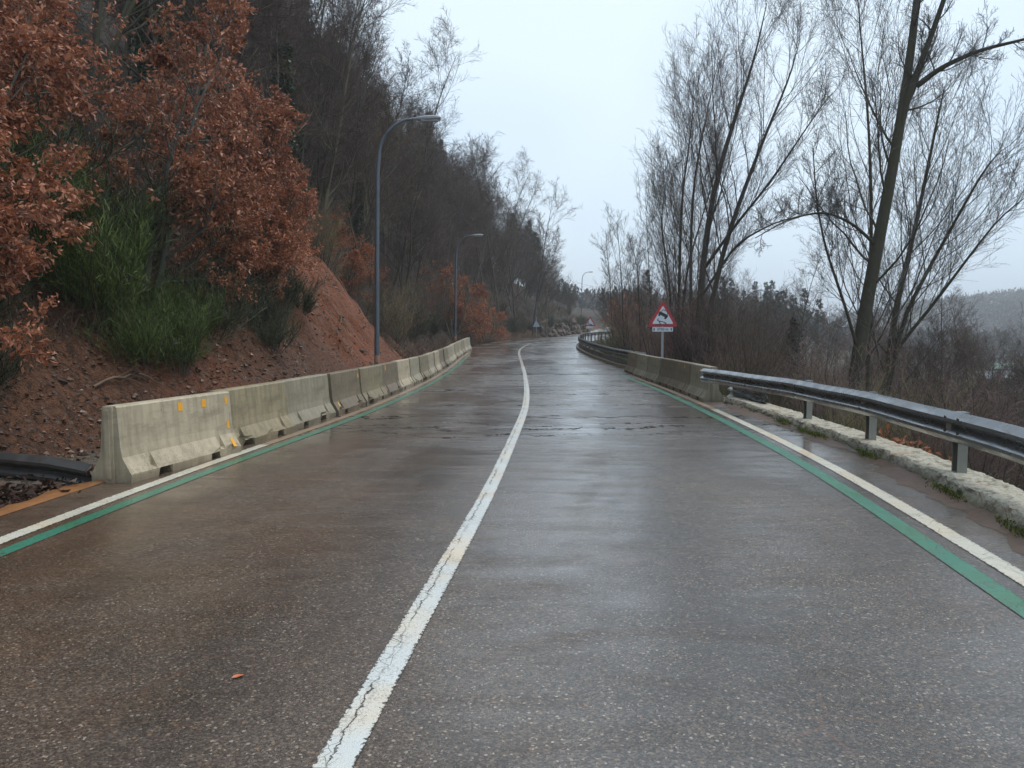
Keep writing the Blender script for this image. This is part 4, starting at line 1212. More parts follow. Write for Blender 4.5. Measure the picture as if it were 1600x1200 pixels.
def left_wood():
    LB = 'bare grey-brown tree of the dense wood covering the left hillside'
    def one(yy, e, s, con=False):
        x = left_x(yy, e)
        if con: put(rnd.choice(CONS), USED, x, yy, s, rnd.uniform(0, 6.28), 'dark green conifer standing among the bare trees of left hillside', 'conifer', 'conifers on the left hillside')
        else: put(rnd.choice(TREES), USED, x, yy, s, rnd.uniform(0, 6.28), LB, 'tree', 'bare trees on the left hillside', tilt=(R(rnd.uniform(-4, 4)), R(rnd.uniform(0, 8))))
    # front ranks along the top of the cutting
    y = 20
    while y < 150:
        for e0, e1 in ((3.6, 5.6), (6.5, 9), (10.5, 14)):
            if y < 31 and e0 < 6: continue
            if y > 90 and left_x(y, e0) / y > .047: continue
            one(y + rnd.uniform(-1.4, 1.4), rnd.uniform(e0, e1), rnd.uniform(.85, 1.2))
        y += 3.2 + y * .022
    for k in range(30):
        yy = rnd.uniform(58, 112); one(yy, rnd.uniform(6, 20), rnd.uniform(.95, 1.25))
    # ranks up the hill: only as far back as the picture can show them
    y = 28
    while y < 125:
        e = 16 + rnd.uniform(0, 2.5)
        while e < min(46, y * .42 + 8):
            one(y + rnd.uniform(-2.5, 2.5), e, rnd.uniform(.85, 1.2), rnd.random() < (.15 if e < 22 else .42))
            e += rnd.uniform(4.5, 6.5)
        y += 5.2
    for k, (yy, e, sc_) in enumerate(((38, 7.5, 1.35), (43, 9.5, 1.4), (47, 6.5, 1.3), (52, 9, 1.4), (57, 7, 1.35), (62, 10, 1.4), (67, 7.5, 1.3), (73, 9, 1.3), (34, 10, 1.35), (80, 8, 1.25))):
        one(yy, e, sc_)
    t_ = put(TREES[2], USED, left_x(26.5, 5.6), 26.5, 1.2, 2.4, 'bare tree with long dark limbs arching out above the red earth slip', 'tree', None, tilt=(R(-4), R(13)))
    t_ = put(TREES[4], USED, left_x(24, 8.5), 24, 1.35, .6, 'many-stemmed bare tree behind the oak above the red earth slip', 'tree', None, tilt=(R(-3), R(8)))
    # tall pale crowns standing above the wood further along
    for k, (px_, Y, hgt) in enumerate(((765, 78, 1.25), (790, 82, 1.3), (815, 85, 1.25), (838, 90, 1.2), (858, 96, 1.0), (868, 102, .75))):
        x = (px_ - 800) / 1180 * Y
        put(TREES[3 if k % 2 else 1], USED, x - .5, Y, hgt, rnd.uniform(0, 6.28), 'tall bare tree standing clear above the far end of left wood', 'tree', 'tall bare trees at the end of the left wood')
    # scrub along the bank
    y = 27
    while y < 130:
        for e0, e1 in ((1.7, 3.0), (3.2, 5.5)):
            e = rnd.uniform(e0, e1); yy = y + rnd.uniform(-1, 1)
            if y < 31 and e < 3.6: continue
            if rnd.random() < .30:
                put(BROOMS[2], USED, left_x(yy, e), yy, rnd.uniform(.8, 1.5), rnd.uniform(0, 6.28), 'dark scrubby bush on the verge below the left wood', 'bush', 'dark scrub below the left wood')
            else:
                put(rnd.choice(THK), USED, left_x(yy, e), yy, rnd.uniform(.6, 1.05), rnd.uniform(0, 6.28), 'leafless brown shrub on the verge below the left wood', 'shrub', 'leafless shrubs below the left wood')
        y += 1.3 + y * .018
left_wood()

def ivy_tree():
    rng = np.random.default_rng(71)
    t = bare_tree(72, 11, .9)
    t.name = 'ivy_clad_tree'
    x, y = -8.6, 29.0
    t.location = (x, y, float(H(x, y)) - .1)
    tag(t, 'bare tree with dark green ivy climbing its trunk above the red slip', 'tree')
    tr = [c for c in t.children if c.name.startswith('trunk')][0]
    n = 3800
    zz = rng.uniform(.2, 7.2, n); a = rng.uniform(0, 2 * PI, n); q = .12 + np.abs(rng.normal(0, .22, n)) * (1 - zz / 11)
    root = np.stack([np.cos(a) * q, np.sin(a) * q, zz], 1)
    V, T, tone = leaves(root, np.stack([np.cos(a), np.sin(a), rng.normal(-.4, .4, n)], 1), .13, rng, .8)
    npmesh('ivy', V, None, M_IVY, t, smooth=False, tris=T, tone=tone)
    for x, y, s_, lab in ((-9.4, 33.5, .9, 'second ivy-covered tree, just behind the first one on the hillside'), (-8.2, 41, .85, 'third ivy-covered tree, between the first and second street lamps'), (-11.5, 24.5, 1.0, 'ivy-covered tree high on the bank behind the brown oaks')):
        c = copy_tree(t); c.location = (x, y, float(H(x, y)) - .1); c.scale = (s_,) * 3; c.rotation_euler = (0, 0, x)
        tag(c, lab, 'tree')
ivy_tree()

# ------------------------------------------------------------------ trees on the right
def spline(ctrl, n):
    c = np.array(ctrl, float); t = np.linspace(0, 1, len(c)); q = np.linspace(0, 1, n)
    P = np.stack([np.interp(q, t, c[:, k]) for k in range(3)], 1)
    for _ in range(2): P[1:-1] = (P[:-2] + 2 * P[1:-1] + P[2:]) / 4
    return P

def poplar(name, base, stems, label, seed, k1=20, upr=.12, k3=6, ratio=.34, ang=36, group=None):
    """stems: list of (control points relative to base, r0, r1, kids?)"""
    rng = np.random.default_rng(seed)
    P0 = np.array([spline(c, 15) for c, *_ in stems])
    R0 = np.array([a + (b - a) * np.linspace(0, 1, 15) for _, a, b in stems])
    l1 = grow(P0, R0, dict(k=int(k1 * 1.15), t0=.12, ratio=ratio * 1.3, shape=.55, ang=ang, angsd=10, n=8, wob=.08, trop=(0, 0, upr), rr=.30, rmax=.036, taper=.25, rmin=.010), rng)
    l2 = grow(*l1, dict(k=10, t0=.15, ratio=.55, shape=.35, ang=30, n=5, wob=.09, trop=(0, 0, upr * .7), rr=.42, rmin=.0052, taper=.5), rng)
    l3 = grow(*l2, dict(k=k3 + 1, t0=.15, ratio=.45, shape=.25, ang=32, n=3, wob=.10, trop=(0, 0, .06), rr=.6, rmin=.0040, taper=.6), rng)
    l4 = grow(*l3, dict(k=3, t0=.25, ratio=.55, shape=.25, ang=34, n=2, wob=.10, trop=(0, 0, .05), rr=.7, rmin=.0034, taper=.8), rng)
    t = tree_thing(name, tubes([(P0, R0), l1], [12, 6]), tubes([l2, l3, l4], [4, 3, 3]), M_POPB, M_POPT)
    t.location = base
    tag(t, label, 'poplar', group)
    return t
def at(px_, py_, Y):
    k = Y / (math.cos(math.atan(78/1180)) + (600 - py_) / 1180 * math.sin(math.atan(78/1180)))
    th = math.atan(78 / 1180)
    return np.array([(px_ - 800) / 1180 * k, Y, 1.55 + k * (-math.sin(th) + (600 - py_) / 1180 * math.cos(th))])
def right_trees():
    # the leaning forked poplar
    b = at(1326, 640, 22); b[2] = float(H(b[0], b[1])) - .3
    def rel(*pts): return [at(*p) - b for p in pts]
    main = [(0, 0, 0)] + rel((1338, 560, 22), (1362, 430, 22), (1392, 280, 22), (1412, 160, 22), (1432, 20, 22.2), (1440, -90, 22.5))
    fork = rel((1404, 210, 22), (1420, 145, 21.9), (1448, 75, 21.7), (1475, 0, 21.5), (1500, -80, 21.2))
    limb = rel((1432, 135, 21.9), (1470, 105, 21.5), (1530, 78, 21), (1600, 62, 20.4), (1680, 40, 20))
    arc = rel((1370, 385, 22), (1335, 350, 21.7), (1290, 330, 21.3), (1235, 340, 21), (1180, 372, 20.8))
    arc2 = rel((1340, 545, 22), (1318, 470, 21.6), (1290, 390, 21.4), (1276, 320, 21.2), (1270, 230, 21))
    poplar('poplar', tuple(b), [(main, .225, .075), (fork, .105, .05), (limb, .085, .02), (arc, .05, .012), (arc2, .05, .012)], 'large leaning poplar with a forked trunk and one long limb to the right edge', 81, 13, .10, 5, .24, 44)
    # slim straight tree left of it
    b = at(1356, 600, 26); b[2] = float(H(b[0], b[1])) - .3
    poplar('poplar', tuple(b), [([(0, 0, 0)] + rel((1360, 480, 26), (1362, 330, 26), (1358, 190, 26), (1345, 60, 26), (1340, -10, 26)), .085, .012)], 'slim straight bare poplar just left of the leaning one', 82, 26, .16, 5, .30, 30)
    # the leaning companion behind, crown to the right
    b = at(1372, 600, 25); b[2] = float(H(b[0], b[1])) - .3
    s1 = [(0, 0, 0)] + rel((1395, 500, 25), (1415, 420, 25), (1438, 320, 25), (1462, 200, 25), (1475, 140, 25))
    s2 = [(0, 0, 0)] + rel((1400, 520, 25), (1440, 440, 25), (1490, 350, 24.5), (1540, 260, 24), (1565, 235, 24))
    s3 = [(0, 0, 0)] + rel((1385, 560, 25), (1440, 500, 24.5), (1500, 420, 24), (1560, 340, 23.5), (1600, 310, 23))
    poplar('poplar', tuple(b), [(s1, .12, .02), (s2, .09, .015), (s3, .08, .012)], 'bare many-stemmed poplar spreading to the right behind the leaning trunk', 83, 17, .13, 5, .32, 36)
    # the tall pair left
    b = at(1085, 520, 31); b[2] = float(H(b[0], b[1])) - .3
    a1 = [(0, 0, 0)] + rel((1098, 400, 31), (1118, 280, 31), (1150, 180, 31), (1180, 90, 31), (1198, 5, 31))
    a2 = [(0, 0, 0)] + rel((1125, 400, 30.5), (1165, 290, 30.5), (1200, 200, 30.5), (1235, 120, 30.5), (1250, 60, 30.5))
    a3 = rel((1100, 420, 31), (1150, 350, 30), (1200, 290, 29.6), (1260, 200, 29), (1295, 150, 29))
    a4 = rel((1092, 470, 31), (1150, 380, 30), (1215, 345, 29.6), (1290, 330, 29))
    a5 = [(0, 0, 0)] + rel((1078, 400, 32), (1084, 280, 32), (1100, 200, 32), (1118, 110, 32))
    poplar('poplar', tuple(b), [(a1, .155, .015), (a2, .12, .012), (a3, .07, .012), (a4, .06, .01), (a5, .08, .01)], 'tallest poplar with several rising stems beside the slippery-road sign', 84, 19, .14, 5, .27, 34)
    b = at(1060, 530, 37); b[2] = float(H(b[0], b[1])) - .3
    poplar('poplar', tuple(b), [([(0, 0, 0)] + rel((1062, 400, 37), (1066, 300, 37), (1078, 220, 37), (1085, 150, 37)), .09, .012), ([(0, 0, 0)] + rel((1045, 430, 37), (1032, 350, 37), (1040, 290, 37)), .07, .012), ([(0, 0, 0)] + rel((1070, 430, 36), (1100, 330, 36), (1120, 260, 36)), .07, .012)], 'slender bare poplar just left of the tallest one', 85, 22, .16, 5, .30, 30)
    # thin pale saplings by the winding rail
    for px_, top, Y in ((976, 345, 42), (1002, 390, 40), (958, 380, 47), (1020, 300, 44)):
        b = at(px_, 560, Y); b[2] = float(H(b[0], b[1])) - .3
        poplar('sapling', tuple(b), [([(0, 0, 0)] + rel((px_ - 3, 480, Y), (px_ - 6, 420, Y), (px_ - 12, top, Y)), .045, .008)], {976: 'thin pale sapling nearest the winding rail, left of the sign', 1002: 'thin pale sapling directly left of the slippery-road sign', 958: 'thin bare sapling standing clear beside the farthest street lamp', 1020: 'tall thin sapling close behind the slippery-road sign'}[px_], 90 + px_, 15, .12, 3, .26, 34)
    # thickets below the road
    G = 'leafless shrubs below the right side of the road'
    for i in range(95):
        Y = rnd.uniform(11, 62)
        lo = float(xR(Y)) + (1.6 if Y < 18 else 1.5)
        x = lo + .3 + rnd.uniform(0, 1) ** 1.3 * (11 if Y > 18 else 5)
        if Y < 15 and x < 7.4: continue
        if Y > 46 and x / Y < .138: continue
        put(rnd.choice(THK), USED, x, Y, rnd.uniform(.75, 1.25) * (1 if Y > 24 else .8), rnd.uniform(0, 6.28), 'leafless thicket shrub growing on the slope below right road edge', 'shrub', G)
    for i in range(42):
        Y = rnd.uniform(26, 110)
        x = float(xR(Y)) + rnd.uniform(2.5, 22)
        if x / Y > .30 and Y < 40: continue
        if Y > 46 and x / Y < .14: continue
        s_ = rnd.uniform(.45, .8)
        if x / Y < .20: s_ = min(s_, max(.22, (1.2 + .075 * Y) / 13))
        put(rnd.choice(TREES), USED, x, Y, s_, rnd.uniform(0, 6.28), 'bare tree in the grove along the right of the bend', 'tree', 'bare trees right of the bend')
    for x, Y, s, lab in ((19.5, 118, .58, 'dark conifer above the orange trees beyond the bend'), (16.8, 140, .48, 'dark conifer next to the farthest lamp beyond the bend'), (23, 128, .78, 'tallest dark conifer right of the farthest lamp'), (20.2, 150, .55, 'far dark conifer closing the road beyond the bend'), (13.3, 36, .42, 'small dark conifer among the thickets behind the right barriers')):
        put(CONS[0], USED, x, Y, s, rnd.uniform(0, 6.28), lab, 'conifer')
    for x, Y, s, lab in ((15.2, 100, 1.25, 'reddish-leaved oak beyond the bend, left of the sign'), (11.6, 70, .85, 'reddish-leaved oak behind the deer sign'), (8.0, 36.5, .45, 'small red-leaved oak at foot of the slippery-road sign')):
        put(OAKS[3], USED, x, Y, s, rnd.uniform(0, 6.28), lab, 'oak tree', 'reddish oaks right of the bend')
    for i in range(60):
        Y = rnd.uniform(15, 48); x = Y * rnd.uniform(.40, .85)
        if x < float(xR(Y)) + 3.2: continue
        put(rnd.choice(THK), USED, x, Y, rnd.uniform(.8, 1.35), rnd.uniform(0, 6.28), 'leafless brush on the slope dropping to the valley, far right', 'shrub', 'leafless brush above the valley')
    for i, (x, Y, s_) in enumerate(((13.5, 19.5, .42), (16.5, 24, .5), (19, 30, .5), (15.5, 28, .45), (24, 34, .55), (12.6, 23.5, .38), (27, 42, .6), (21, 40, .55))):
        put(TREES[(2, 4, 5)[i % 3]], USED, x, Y, s_, i * 1.3, 'small bare tree with spreading limbs on the slope above the valley', 'tree', 'small bare trees above the valley', tilt=(0, R(8)))
    # far scattered trees of the valley
    for i in range(70):
        Y = rnd.uniform(45, 240)
        x = Y * rnd.uniform(.30, .78)
        put(rnd.choice(TREES[:4]), USED, x, Y, rnd.uniform(.4, .75), rnd.uniform(0, 6.28), 'hazy bare tree on the valley floor below the road', 'tree', 'bare trees in the valley')
    for i in range(9):
        Y = rnd.uniform(215, 290); x = Y * rnd.uniform(.065, .15)
        put(CONS[i % 2], USED, x, Y, rnd.uniform(.26, .40), rnd.uniform(0, 6.28), 'tiny hazy conifer in the gap at the end of the road', 'conifer', 'hazy conifers in the gap of the road')
    for i in range(70):
        Y = rnd.uniform(96, 180); e = rnd.uniform(2.5, 24)
        q_ = left_x(Y, e) / Y
        if q_ > .085: continue
        put(rnd.choice(CONS) if rnd.random() < .3 else rnd.choice(TREES), USED, left_x(Y, e), Y, rnd.uniform(.6, .9) if q_ < .05 else rnd.uniform(.28, .42), rnd.uniform(0, 6.28), 'far tree on the left slope where the road bends away', 'tree', 'far trees on the left slope')
    # closing wood beyond the bend on both sides
    for i in range(60):
        Y = rnd.uniform(105, 190)
        s_ = rnd.choice((-1, 1, 1))
        x = float(xL(Y)) - rnd.uniform(4, 22) if s_ < 0 else float(xR(Y)) + rnd.uniform(2.5, 26)
        if .052 < x / Y < .150: continue
        p = CONS[1] if rnd.random() < .4 else rnd.choice(TREES)
        con = p in CONS or p is CONS[1]
        put(p, USED, x, Y, rnd.uniform(.5, .8) * (.72 if x / Y < .2 else 1), rnd.uniform(0, 6.28), 'far conifer in the wood closing the road beyond the bend' if con else 'far bare tree in the wood closing the road beyond the bend', 'conifer' if con else 'tree', 'far wood beyond the bend, conifers' if con else 'far wood beyond the bend, bare trees')
right_trees()

# ------------------------------------------------------------------ ground cover, litter, rocks
def ground_cover():
    rng = np.random.default_rng(101)
    # dry stems and brambles over the left bank
    n = 26000
    Y = 6 + 90 * rng.random(n) ** 1.7
    top = np.interp(Y, [0,8,13,17,20,24,28,30.5,34,60,95], [4.2,4.0,3.7,4.0,5.0,6.0,4.6,2.2,1.1,1.0,1.2])
    e = top - .9 + rng.exponential(2.2, n)
    X = xL(Y) - .62 - e
    base = np.stack([X, Y, H(X, Y) - .03], 1)
    d = rng.normal(0, .55, (n, 3)); d[:, 2] = 1; d[:, 0] += .25
    L = rng.uniform(.2, .75, n) * np.interp(Y, [6, 40, 90], [.8, 1.3, 1.7])
    P = np.empty((n, 4, 3)); P[:, 0] = base
    for k in range(3):
        d /= np.linalg.norm(d, axis=1, keepdims=True); P[:, k + 1] = P[:, k] + d * (L / 3)[:, None]; d = d + rng.normal(0, .3, (n, 3)); d[:, 2] -= .25
    V, F, tone = ribbons(P, .007, rng.random(n))
    tag(npmesh('undergrowth', V, F, M_DRY, tone=tone), kind='stuff')
    # leaf litter on bank and verge
    n = 26000
    Y = 5 + 60 * rng.random(n) ** 1.8
    e = rng.exponential(2.6, n) + .35
    X = xL(Y) - .62 - e
    keep = rng.random(n) < np.where((Y > 17) & (Y < 30) & (e < 4.5), .25, np.where((Y > 6.8) & (Y < 13) & (e < 2.1), .10, 1))
    X, Y = X[keep], Y[keep]
    D = rng.normal(0, 1, (len(X), 3)); D[:, 2] *= .35
    V, T, tone = leaves(np.stack([X, Y, H(X, Y) + .012], 1), D, .075, rng, .55, .5)
    tag(npmesh('leaf_litter', V, None, M_LITTER, smooth=False, tris=T, tone=tone), kind='stuff')
    # piles of wet leaves by the old rail
    n = 1500
    c = rng.integers(0, 3, n)
    cx = np.array([-4.95, -5.45, -4.65])[c]; cy = np.array([7.35, 6.95, 8.35])[c]
    X = cx + rng.normal(0, .28, n); Y = cy + rng.normal(0, .16, n)
    Z = H(X, Y) + np.abs(rng.normal(0, .035, n)) + .01
    D = rng.normal(0, 1, (n, 3)); D[:, 2] *= .5
    V, T, tone = leaves(np.stack([X, Y, Z], 1), D, .085, rng, .55, .6)
    tag(npmesh('leaf_litter', V, None, M_LITTER, smooth=False, tris=T, tone=tone * .55), kind='stuff')
    # grass on the slope right of the kerb
    n = 26000
    Y = 3 + 57 * rng.random(n) ** 1.6
    X = xR(Y) + 1.35 + rng.exponential(3.4, n) + np.interp(Y, [16, 34], [0, .1])
    base = np.stack([X, Y, H(X, Y) - .02], 1)
    d = rng.normal(0, .35, (n, 3)); d[:, 2] = 1
    L = rng.uniform(.12, .42, n)
    P = np.empty((n, 3, 3)); P[:, 0] = base
    for k in range(2):
        d /= np.linalg.norm(d, axis=1, keepdims=True); P[:, k + 1] = P[:, k] + d * (L / 2)[:, None]; d = d + rng.normal(0, .35, (n, 3))
    V, F, tone = ribbons(P, .008, rng.random(n))
    tag(npmesh('grass', V, F, M_GRASS, tone=tone), kind='stuff')
    # red leaves caught behind the kerb
    n = 420
    X = rng.normal(5.55, .12, n); Y = rng.normal(10.4, .45, n)
    D = rng.normal(0, 1, (n, 3))
    V, T, tone = leaves(np.stack([X, Y, H(X, Y) + .05 + np.abs(rng.normal(0, .12, n))], 1), D, .09, rng, .55, .6)
    tag(npmesh('dead_leaves', V, None, M_OAKF, smooth=False, tris=T, tone=tone * .6), kind='stuff')
ground_cover()

def rock_mesh(seed):
    rng = np.random.default_rng(seed)
    import bmesh
    bm = bmesh.new(); bmesh.ops.create_icosphere(bm, subdivisions=2, radius=1)
    ax = rng.normal(size=(7, 3)); ax /= np.linalg.norm(ax, axis=1, keepdims=True); lim = rng.uniform(.5, .85, 7)
    for v_ in bm.verts:
        p = np.array(v_.co)
        for a, l in zip(ax, lim):
            q = p @ a
            if q > l: p = p - a * (q - l)
        p = p * np.array([1, .75, .55]) + rng.normal(0, .02, 3)
        v_.co = p
    me = bpy.data.meshes.new('rock'); bm.to_mesh(me); bm.free(); me.materials.append(M_ROCK)
    return me
def rocks():
    rng = random.Random(5)
    ms = [rock_mesh(s) for s in range(6)]
    for i in range(46):
        Y = rng.uniform(7.5, 30); e = rng.uniform(1.6, 5)
        if Y > 17: e = rng.uniform(.5, 3.5)
        x = left_x(Y, e)
        o = bpy.data.objects.new('rock', ms[i % 6]); COL.objects.link(o)
        s = rng.uniform(.05, .13) * (1.5 if rng.random() < .18 else 1)
        o.location = (x, Y, float(H(x, Y)) + s * .15); o.scale = (s,) * 3; o.rotation_euler = [rng.uniform(0, 6) for _ in range(3)]
        tag(o, 'small broken rock lying on the bare earth of left bank', 'rock', 'rocks on the left earth bank')
    for i in range(120):
        Y = rng.uniform(94, 122); e = rng.uniform(.4, 2.2)
        x = left_x(Y, e)
        o = bpy.data.objects.new('rock', ms[i % 6]); COL.objects.link(o)
        s = rng.uniform(.25, .7)
        o.location = (x, Y, float(H(x, Y)) + rng.uniform(0, .75) * (e / 1.4)); o.scale = (s,) * 3; o.rotation_euler = [rng.uniform(0, 6) for _ in range(3)]
        tag(o, 'grey boulder in the rock bank at the inside of the far bend', 'boulder', 'boulders at the far bend')
rocks()

def rubble():
    rng = np.random.default_rng(77)
    n = 9000
    Y = 6.5 + 26 * rng.random(n) ** 1.25
    top = np.interp(Y, [0,8,13,17,20,24,28,30.5,34], [4.4,4.2,3.9,4.2,5.0,6.0,4.6,2.4,1.3])
    e = .3 + (top + .4) * rng.random(n) ** 1.7
    X = xL(Y) - .62 - e
    keep = (fbm(X * .8, Y * .8, 3, 88) > -.02 + .18 * (Y > 19)) & (e > np.interp(Y, [5, 10, 14, 18], [1.9, 1.5, .9, .3]))
    X, Y = X[keep], Y[keep]; n = len(X)
    sz = rng.gamma(2.0, .011, n) + .008
    c = np.stack([X, Y, H(X, Y) + sz * .2], 1)
    d = np.array([(1,0,0),(0,1,0),(-1,0,0),(0,-1,0),(0,0,1),(0,0,-1)], float)
    V = c[:, None, :] + (d[None] * rng.uniform(.5, 1.3, (n, 6, 1)) * np.array([1.2, 1, .7]) + rng.normal(0, .25, (n, 6, 3))) * sz[:, None, None]
    t = np.array([(0,1,4),(1,2,4),(2,3,4),(3,0,4),(1,0,5),(2,1,5),(3,2,5),(0,3,5)])
    T = (np.arange(n)[:, None, None] * 6 + t[None]).reshape(-1, 3)
    tag(npmesh('rubble', V.reshape(-1, 3), None, M_CLOD, smooth=False, tris=T, tone=np.repeat(rng.random(n), 6)), kind='stuff')
M_CLOD = mat_leaf('earth_clods', ((0, (.045, .026, .017)), (.45, (.12, .062, .037)), (.8, (.20, .105, .062)), (1, (.28, .21, .165))), .55, 0)
rubble()

def branches():
    rng = np.random.default_rng(55)
    for x, y, dx, dy, L, lab in ((-6.6, 28.6, .8, .35, 2.6, 'pale dead branch lying along the top edge of the red slip'), (-6.1, 29.2, .9, .1, 1.7, 'thin dead branch below the pale one on the red slip'), (-5.6, 24.5, .5, -.8, 1.2, 'short dead stick lying on the red slip'), (-6.4, 11.6, .4, .9, 1.3, 'dead stick lying on the brown bank under the broom')):
        q = np.linspace(0, 1, 9)
        X = x + dx * L * q + rng.normal(0, .04, 9); Y = y + dy * L * q + rng.normal(0, .04, 9)
        P = np.stack([X, Y, H(X, Y) + .06 + .10 * np.sin(q * PI)], 1)
        P0 = P[None]; R0 = (.026 * (1 - .7 * q))[None]
        l1 = grow(P0, R0, dict(k=5, t0=.2, ratio=.3, shape=.3, ang=40, n=4, wob=.15, trop=(0, 0, .02), rr=.5), rng)
        o = npmesh('fallen_branch', *tubes([(P0, R0), l1], [6, 4]), M_STICK)
        tag(o, lab, 'branch')
M_STICK = mat_bark('dead_branch', (.11, .075, .05), (.24, .175, .12), 0)
branches()

def mud_strip():
    """orange clay washed along the asphalt's edge by the old rail"""
    rng = np.random.default_rng(3)
    ys = np.linspace(4.2, 7.85, 40)
    V = []
    for y in ys:
        a = float(xL(y)) - .60; wd = .16 + .07 * float(vnoise(y * 2.2, 0, 3)) + .05 * float(vnoise(y * 7, 0, 4))
        wd *= min(1, (7.9 - y) * 2.5 + .2)
        for j, t in enumerate((0, .25, .6, 1)):
            x = a + .05 - (wd + .05) * t
            V.append((x, y, max(0.004, .004) if j == 0 else .012 + .012 * math.sin(t * PI)))
    i = np.arange(len(ys) * 4).reshape(-1, 4)
    F = np.stack([i[:-1, :-1], i[1:, :-1], i[1:, 1:], i[:-1, 1:]], -1).reshape(-1, 4)
    tag(npmesh('clay', V, F, M_SOIL), kind='stuff')
mud_strip()

def lone_leaf(x, y, s, rz, lab):
    mb = MB()
    mb.add([(-.5, 0, .02), (-.2, .2, .10), (.15, .24, .05), (.5, 0, .0), (.15, -.22, .07), (-.2, -.2, .03), (-.75, -.03, .05), (-.1, 0, .0)],
           [(0, 7, 1), (7, 2, 1), (7, 3, 2), (7, 4, 3), (7, 5, 4), (7, 0, 5), (0, 6, 7)])
    mb.v = [(a * s, b * s, c * s + .006) for a, b, c in mb.v]
    o = mb.build('fallen_leaf', M_LEAF, loc=(x, y, 0), rot=(0, 0, rz))
    tag(o, lab, 'leaf')
def silt():
    rng = np.random.default_rng(13)
    ys = np.linspace(1.5, 16.5, 150)
    V = []
    for y in ys:
        a = float(np.interp(y, [-2, 2, 4, 6, 7.2, 9, 12.4, 15.6, 17], [2.55, 3.25, 3.62, 4.02, 4.26, 4.52, 4.70, 4.78, 4.80])) + .0
        wd = max(.06, .22 + .13 * float(vnoise(y * 1.1, 0, 23)) + .08 * float(vnoise(y * 4, 0, 24)) + .04 * float(vnoise(y * 13, 0, 25)))
        for j, t in enumerate((0, .12, .3, .55, .8, 1)):
            V.append((a - wd * t, y, .006 + (.055 * (1 - t) ** 1.6 + .012 * float(vnoise(y * 9, j * 1.3, 26)) * (1 - t) if t < 1 else -.004)))
    i = np.arange(len(ys) * 6).reshape(-1, 6)
    F = np.stack([i[:-1, :-1], i[1:, :-1], i[1:, 1:], i[:-1, 1:]], -1).reshape(-1, 4)
    tag(npmesh('silt', V, F, M_SILT), kind='stuff')
M_SILT = plain('red_brown_silt', (.085, .050, .031), .38, nscale=14, var=.5, bump=.5)
silt()
M_LEAF = plain('orange_leaf', (.42, .12, .04), .45, nscale=40)
lone_leaf(-1.24, 3.32, .06, .7, 'single orange leaf lying on the wet asphalt at lower left')

# ------------------------------------------------------------------ the valley: sheds and far wood
M_SHEDW = plain('pale_wall', (.42, .45, .48), .7, nscale=2)
M_SHEDR = plain('pale_blue_roof', (.40, .47, .52), .5, nscale=1)
M_SHEDG = plain('green_roof', (.16, .26, .22), .6, nscale=1)
M_TILE = plain('red_tile_roof', (.30, .12, .07), .7, nscale=3)
M_WIN = plain('dark_window', (.03, .035, .045), .2)
def shed(x, y, L, Wd, Hh, roofm, lab, rz):
    t = empty('shed', (x, y, float(H(x, y)) - .3), rz)
    tag(t, lab, 'shed')
    b = MB(); b.box(-L/2, L/2, -Wd/2, Wd/2, 0, Hh); b.build('wall', M_SHEDW, t)
    r = MB(); q = .5
    vs_ = [(-L/2-q, -Wd/2-q, Hh), (L/2+q, -Wd/2-q, Hh), (L/2+q, 0, Hh+Wd*.22), (-L/2-q, 0, Hh+Wd*.22), (-L/2-q, Wd/2+q, Hh), (L/2+q, Wd/2+q, Hh)]
    r.add(vs_ + [(a, b_, c + .15) for a, b_, c in vs_], [(6,7,8,9), (9,8,11,10), (0,3,2,1), (3,4,5,2), (0,1,7,6), (5,4,10,11), (0,6,9,3), (3,9,10,4), (1,2,8,7), (2,5,11,8)])
    r.build('roof', roofm, t)
    d = MB(); d.box(-1.3, 1.3, -Wd/2-.04, -Wd/2-.005, 0, min(Hh-.3, 2.6)); d.build('door', M_WIN, t)
    for s in (-1, 1):
        wn = MB(); wn.box(s*L*.3-.7, s*L*.3+.7, -Wd/2-.04, -Wd/2-.005, Hh*.45, Hh*.8); wn.build('window', M_WIN, t)
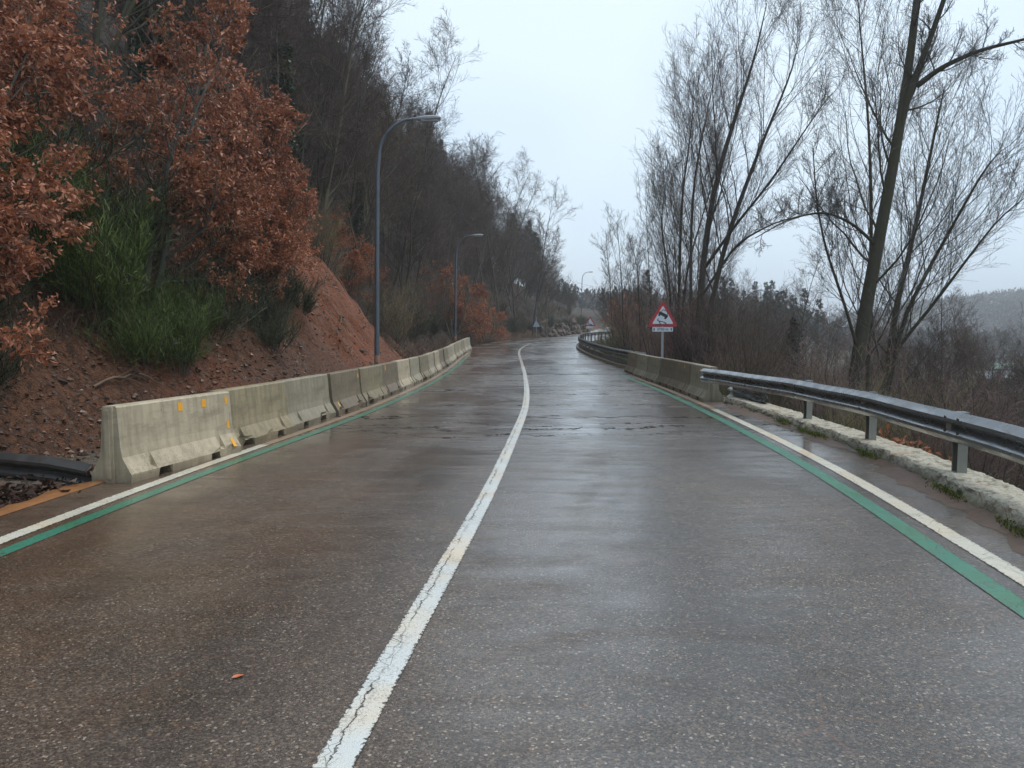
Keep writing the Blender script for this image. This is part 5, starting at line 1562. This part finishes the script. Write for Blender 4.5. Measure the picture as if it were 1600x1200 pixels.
shed(172, 285, 24, 10, 4, M_SHEDR, 'long pale blue-roofed shed far below in the valley haze', .2)
shed(96, 145, 9, 5, 2.8, M_SHEDG, 'low greenish-roofed shed among valley trees at the right', -.2)
shed(112, 150, 8, 5, 2.6, M_SHEDG, 'second low greenish-roofed shed at the picture edge', .1)
shed(69, 108, 5, 4, 2.4, M_SHEDR, 'small pale hut in the field right of the leaning poplar', .1)

def far_wood():
    rng = np.random.default_rng(202)
    n = 7000
    rad = rng.uniform(260, 900, n); az = rng.uniform(-.02, .95, n)
    Y = rad / np.sqrt(1 + az * az); X = az * Y
    keep = (fbm(X * .01, Y * .01, 3, 61) > -.12)
    X, Y = X[keep], Y[keep]; n = len(X)
    k = 16
    c = np.stack([X, Y, H(X, Y)], 1)[:, None, :]
    hgt = rng.uniform(5, 10, (n, 1))
    off = rng.normal(0, 1, (n, k, 3)); off /= np.linalg.norm(off, axis=2, keepdims=True); off *= rng.uniform(.3, 1, (n, k, 1)) ** .5
    P = c + off * np.stack([hgt * .34, hgt * .34, hgt * .5], -1) + np.stack([0 * hgt, 0 * hgt, hgt * .55], -1)
    P = P.reshape(-1, 3)
    D = off.reshape(-1, 3) * .6 + rng.normal(0, .5, (n * k, 3)); D[:, 2] += .5
    V, T, tone = leaves(P, D, 2.4, rng, .5)
    tag(npmesh('far_wood', V, None, M_FARW, smooth=False, tris=T, tone=tone), kind='stuff')
far_wood()

# ------------------------------------------------------------------ the wet air
def haze():
    mb = MB(); mb.box(-1700, 1800, -200, 2400, -14, 76)
    m = bpy.data.materials.new('haze'); m.use_nodes = True
    t = m.node_tree; t.nodes.clear()
    o = t.nodes.new('ShaderNodeOutputMaterial'); p = t.nodes.new('ShaderNodeVolumePrincipled')
    p.inputs['Color'].default_value = (.93, .97, 1, 1)
    p.inputs['Density'].default_value = .0008
    p.inputs['Anisotropy'].default_value = .2
    t.links.new(p.outputs[0], o.inputs['Volume'])
    ob = mb.build('haze', m)
    tag(ob, kind='stuff')
haze()
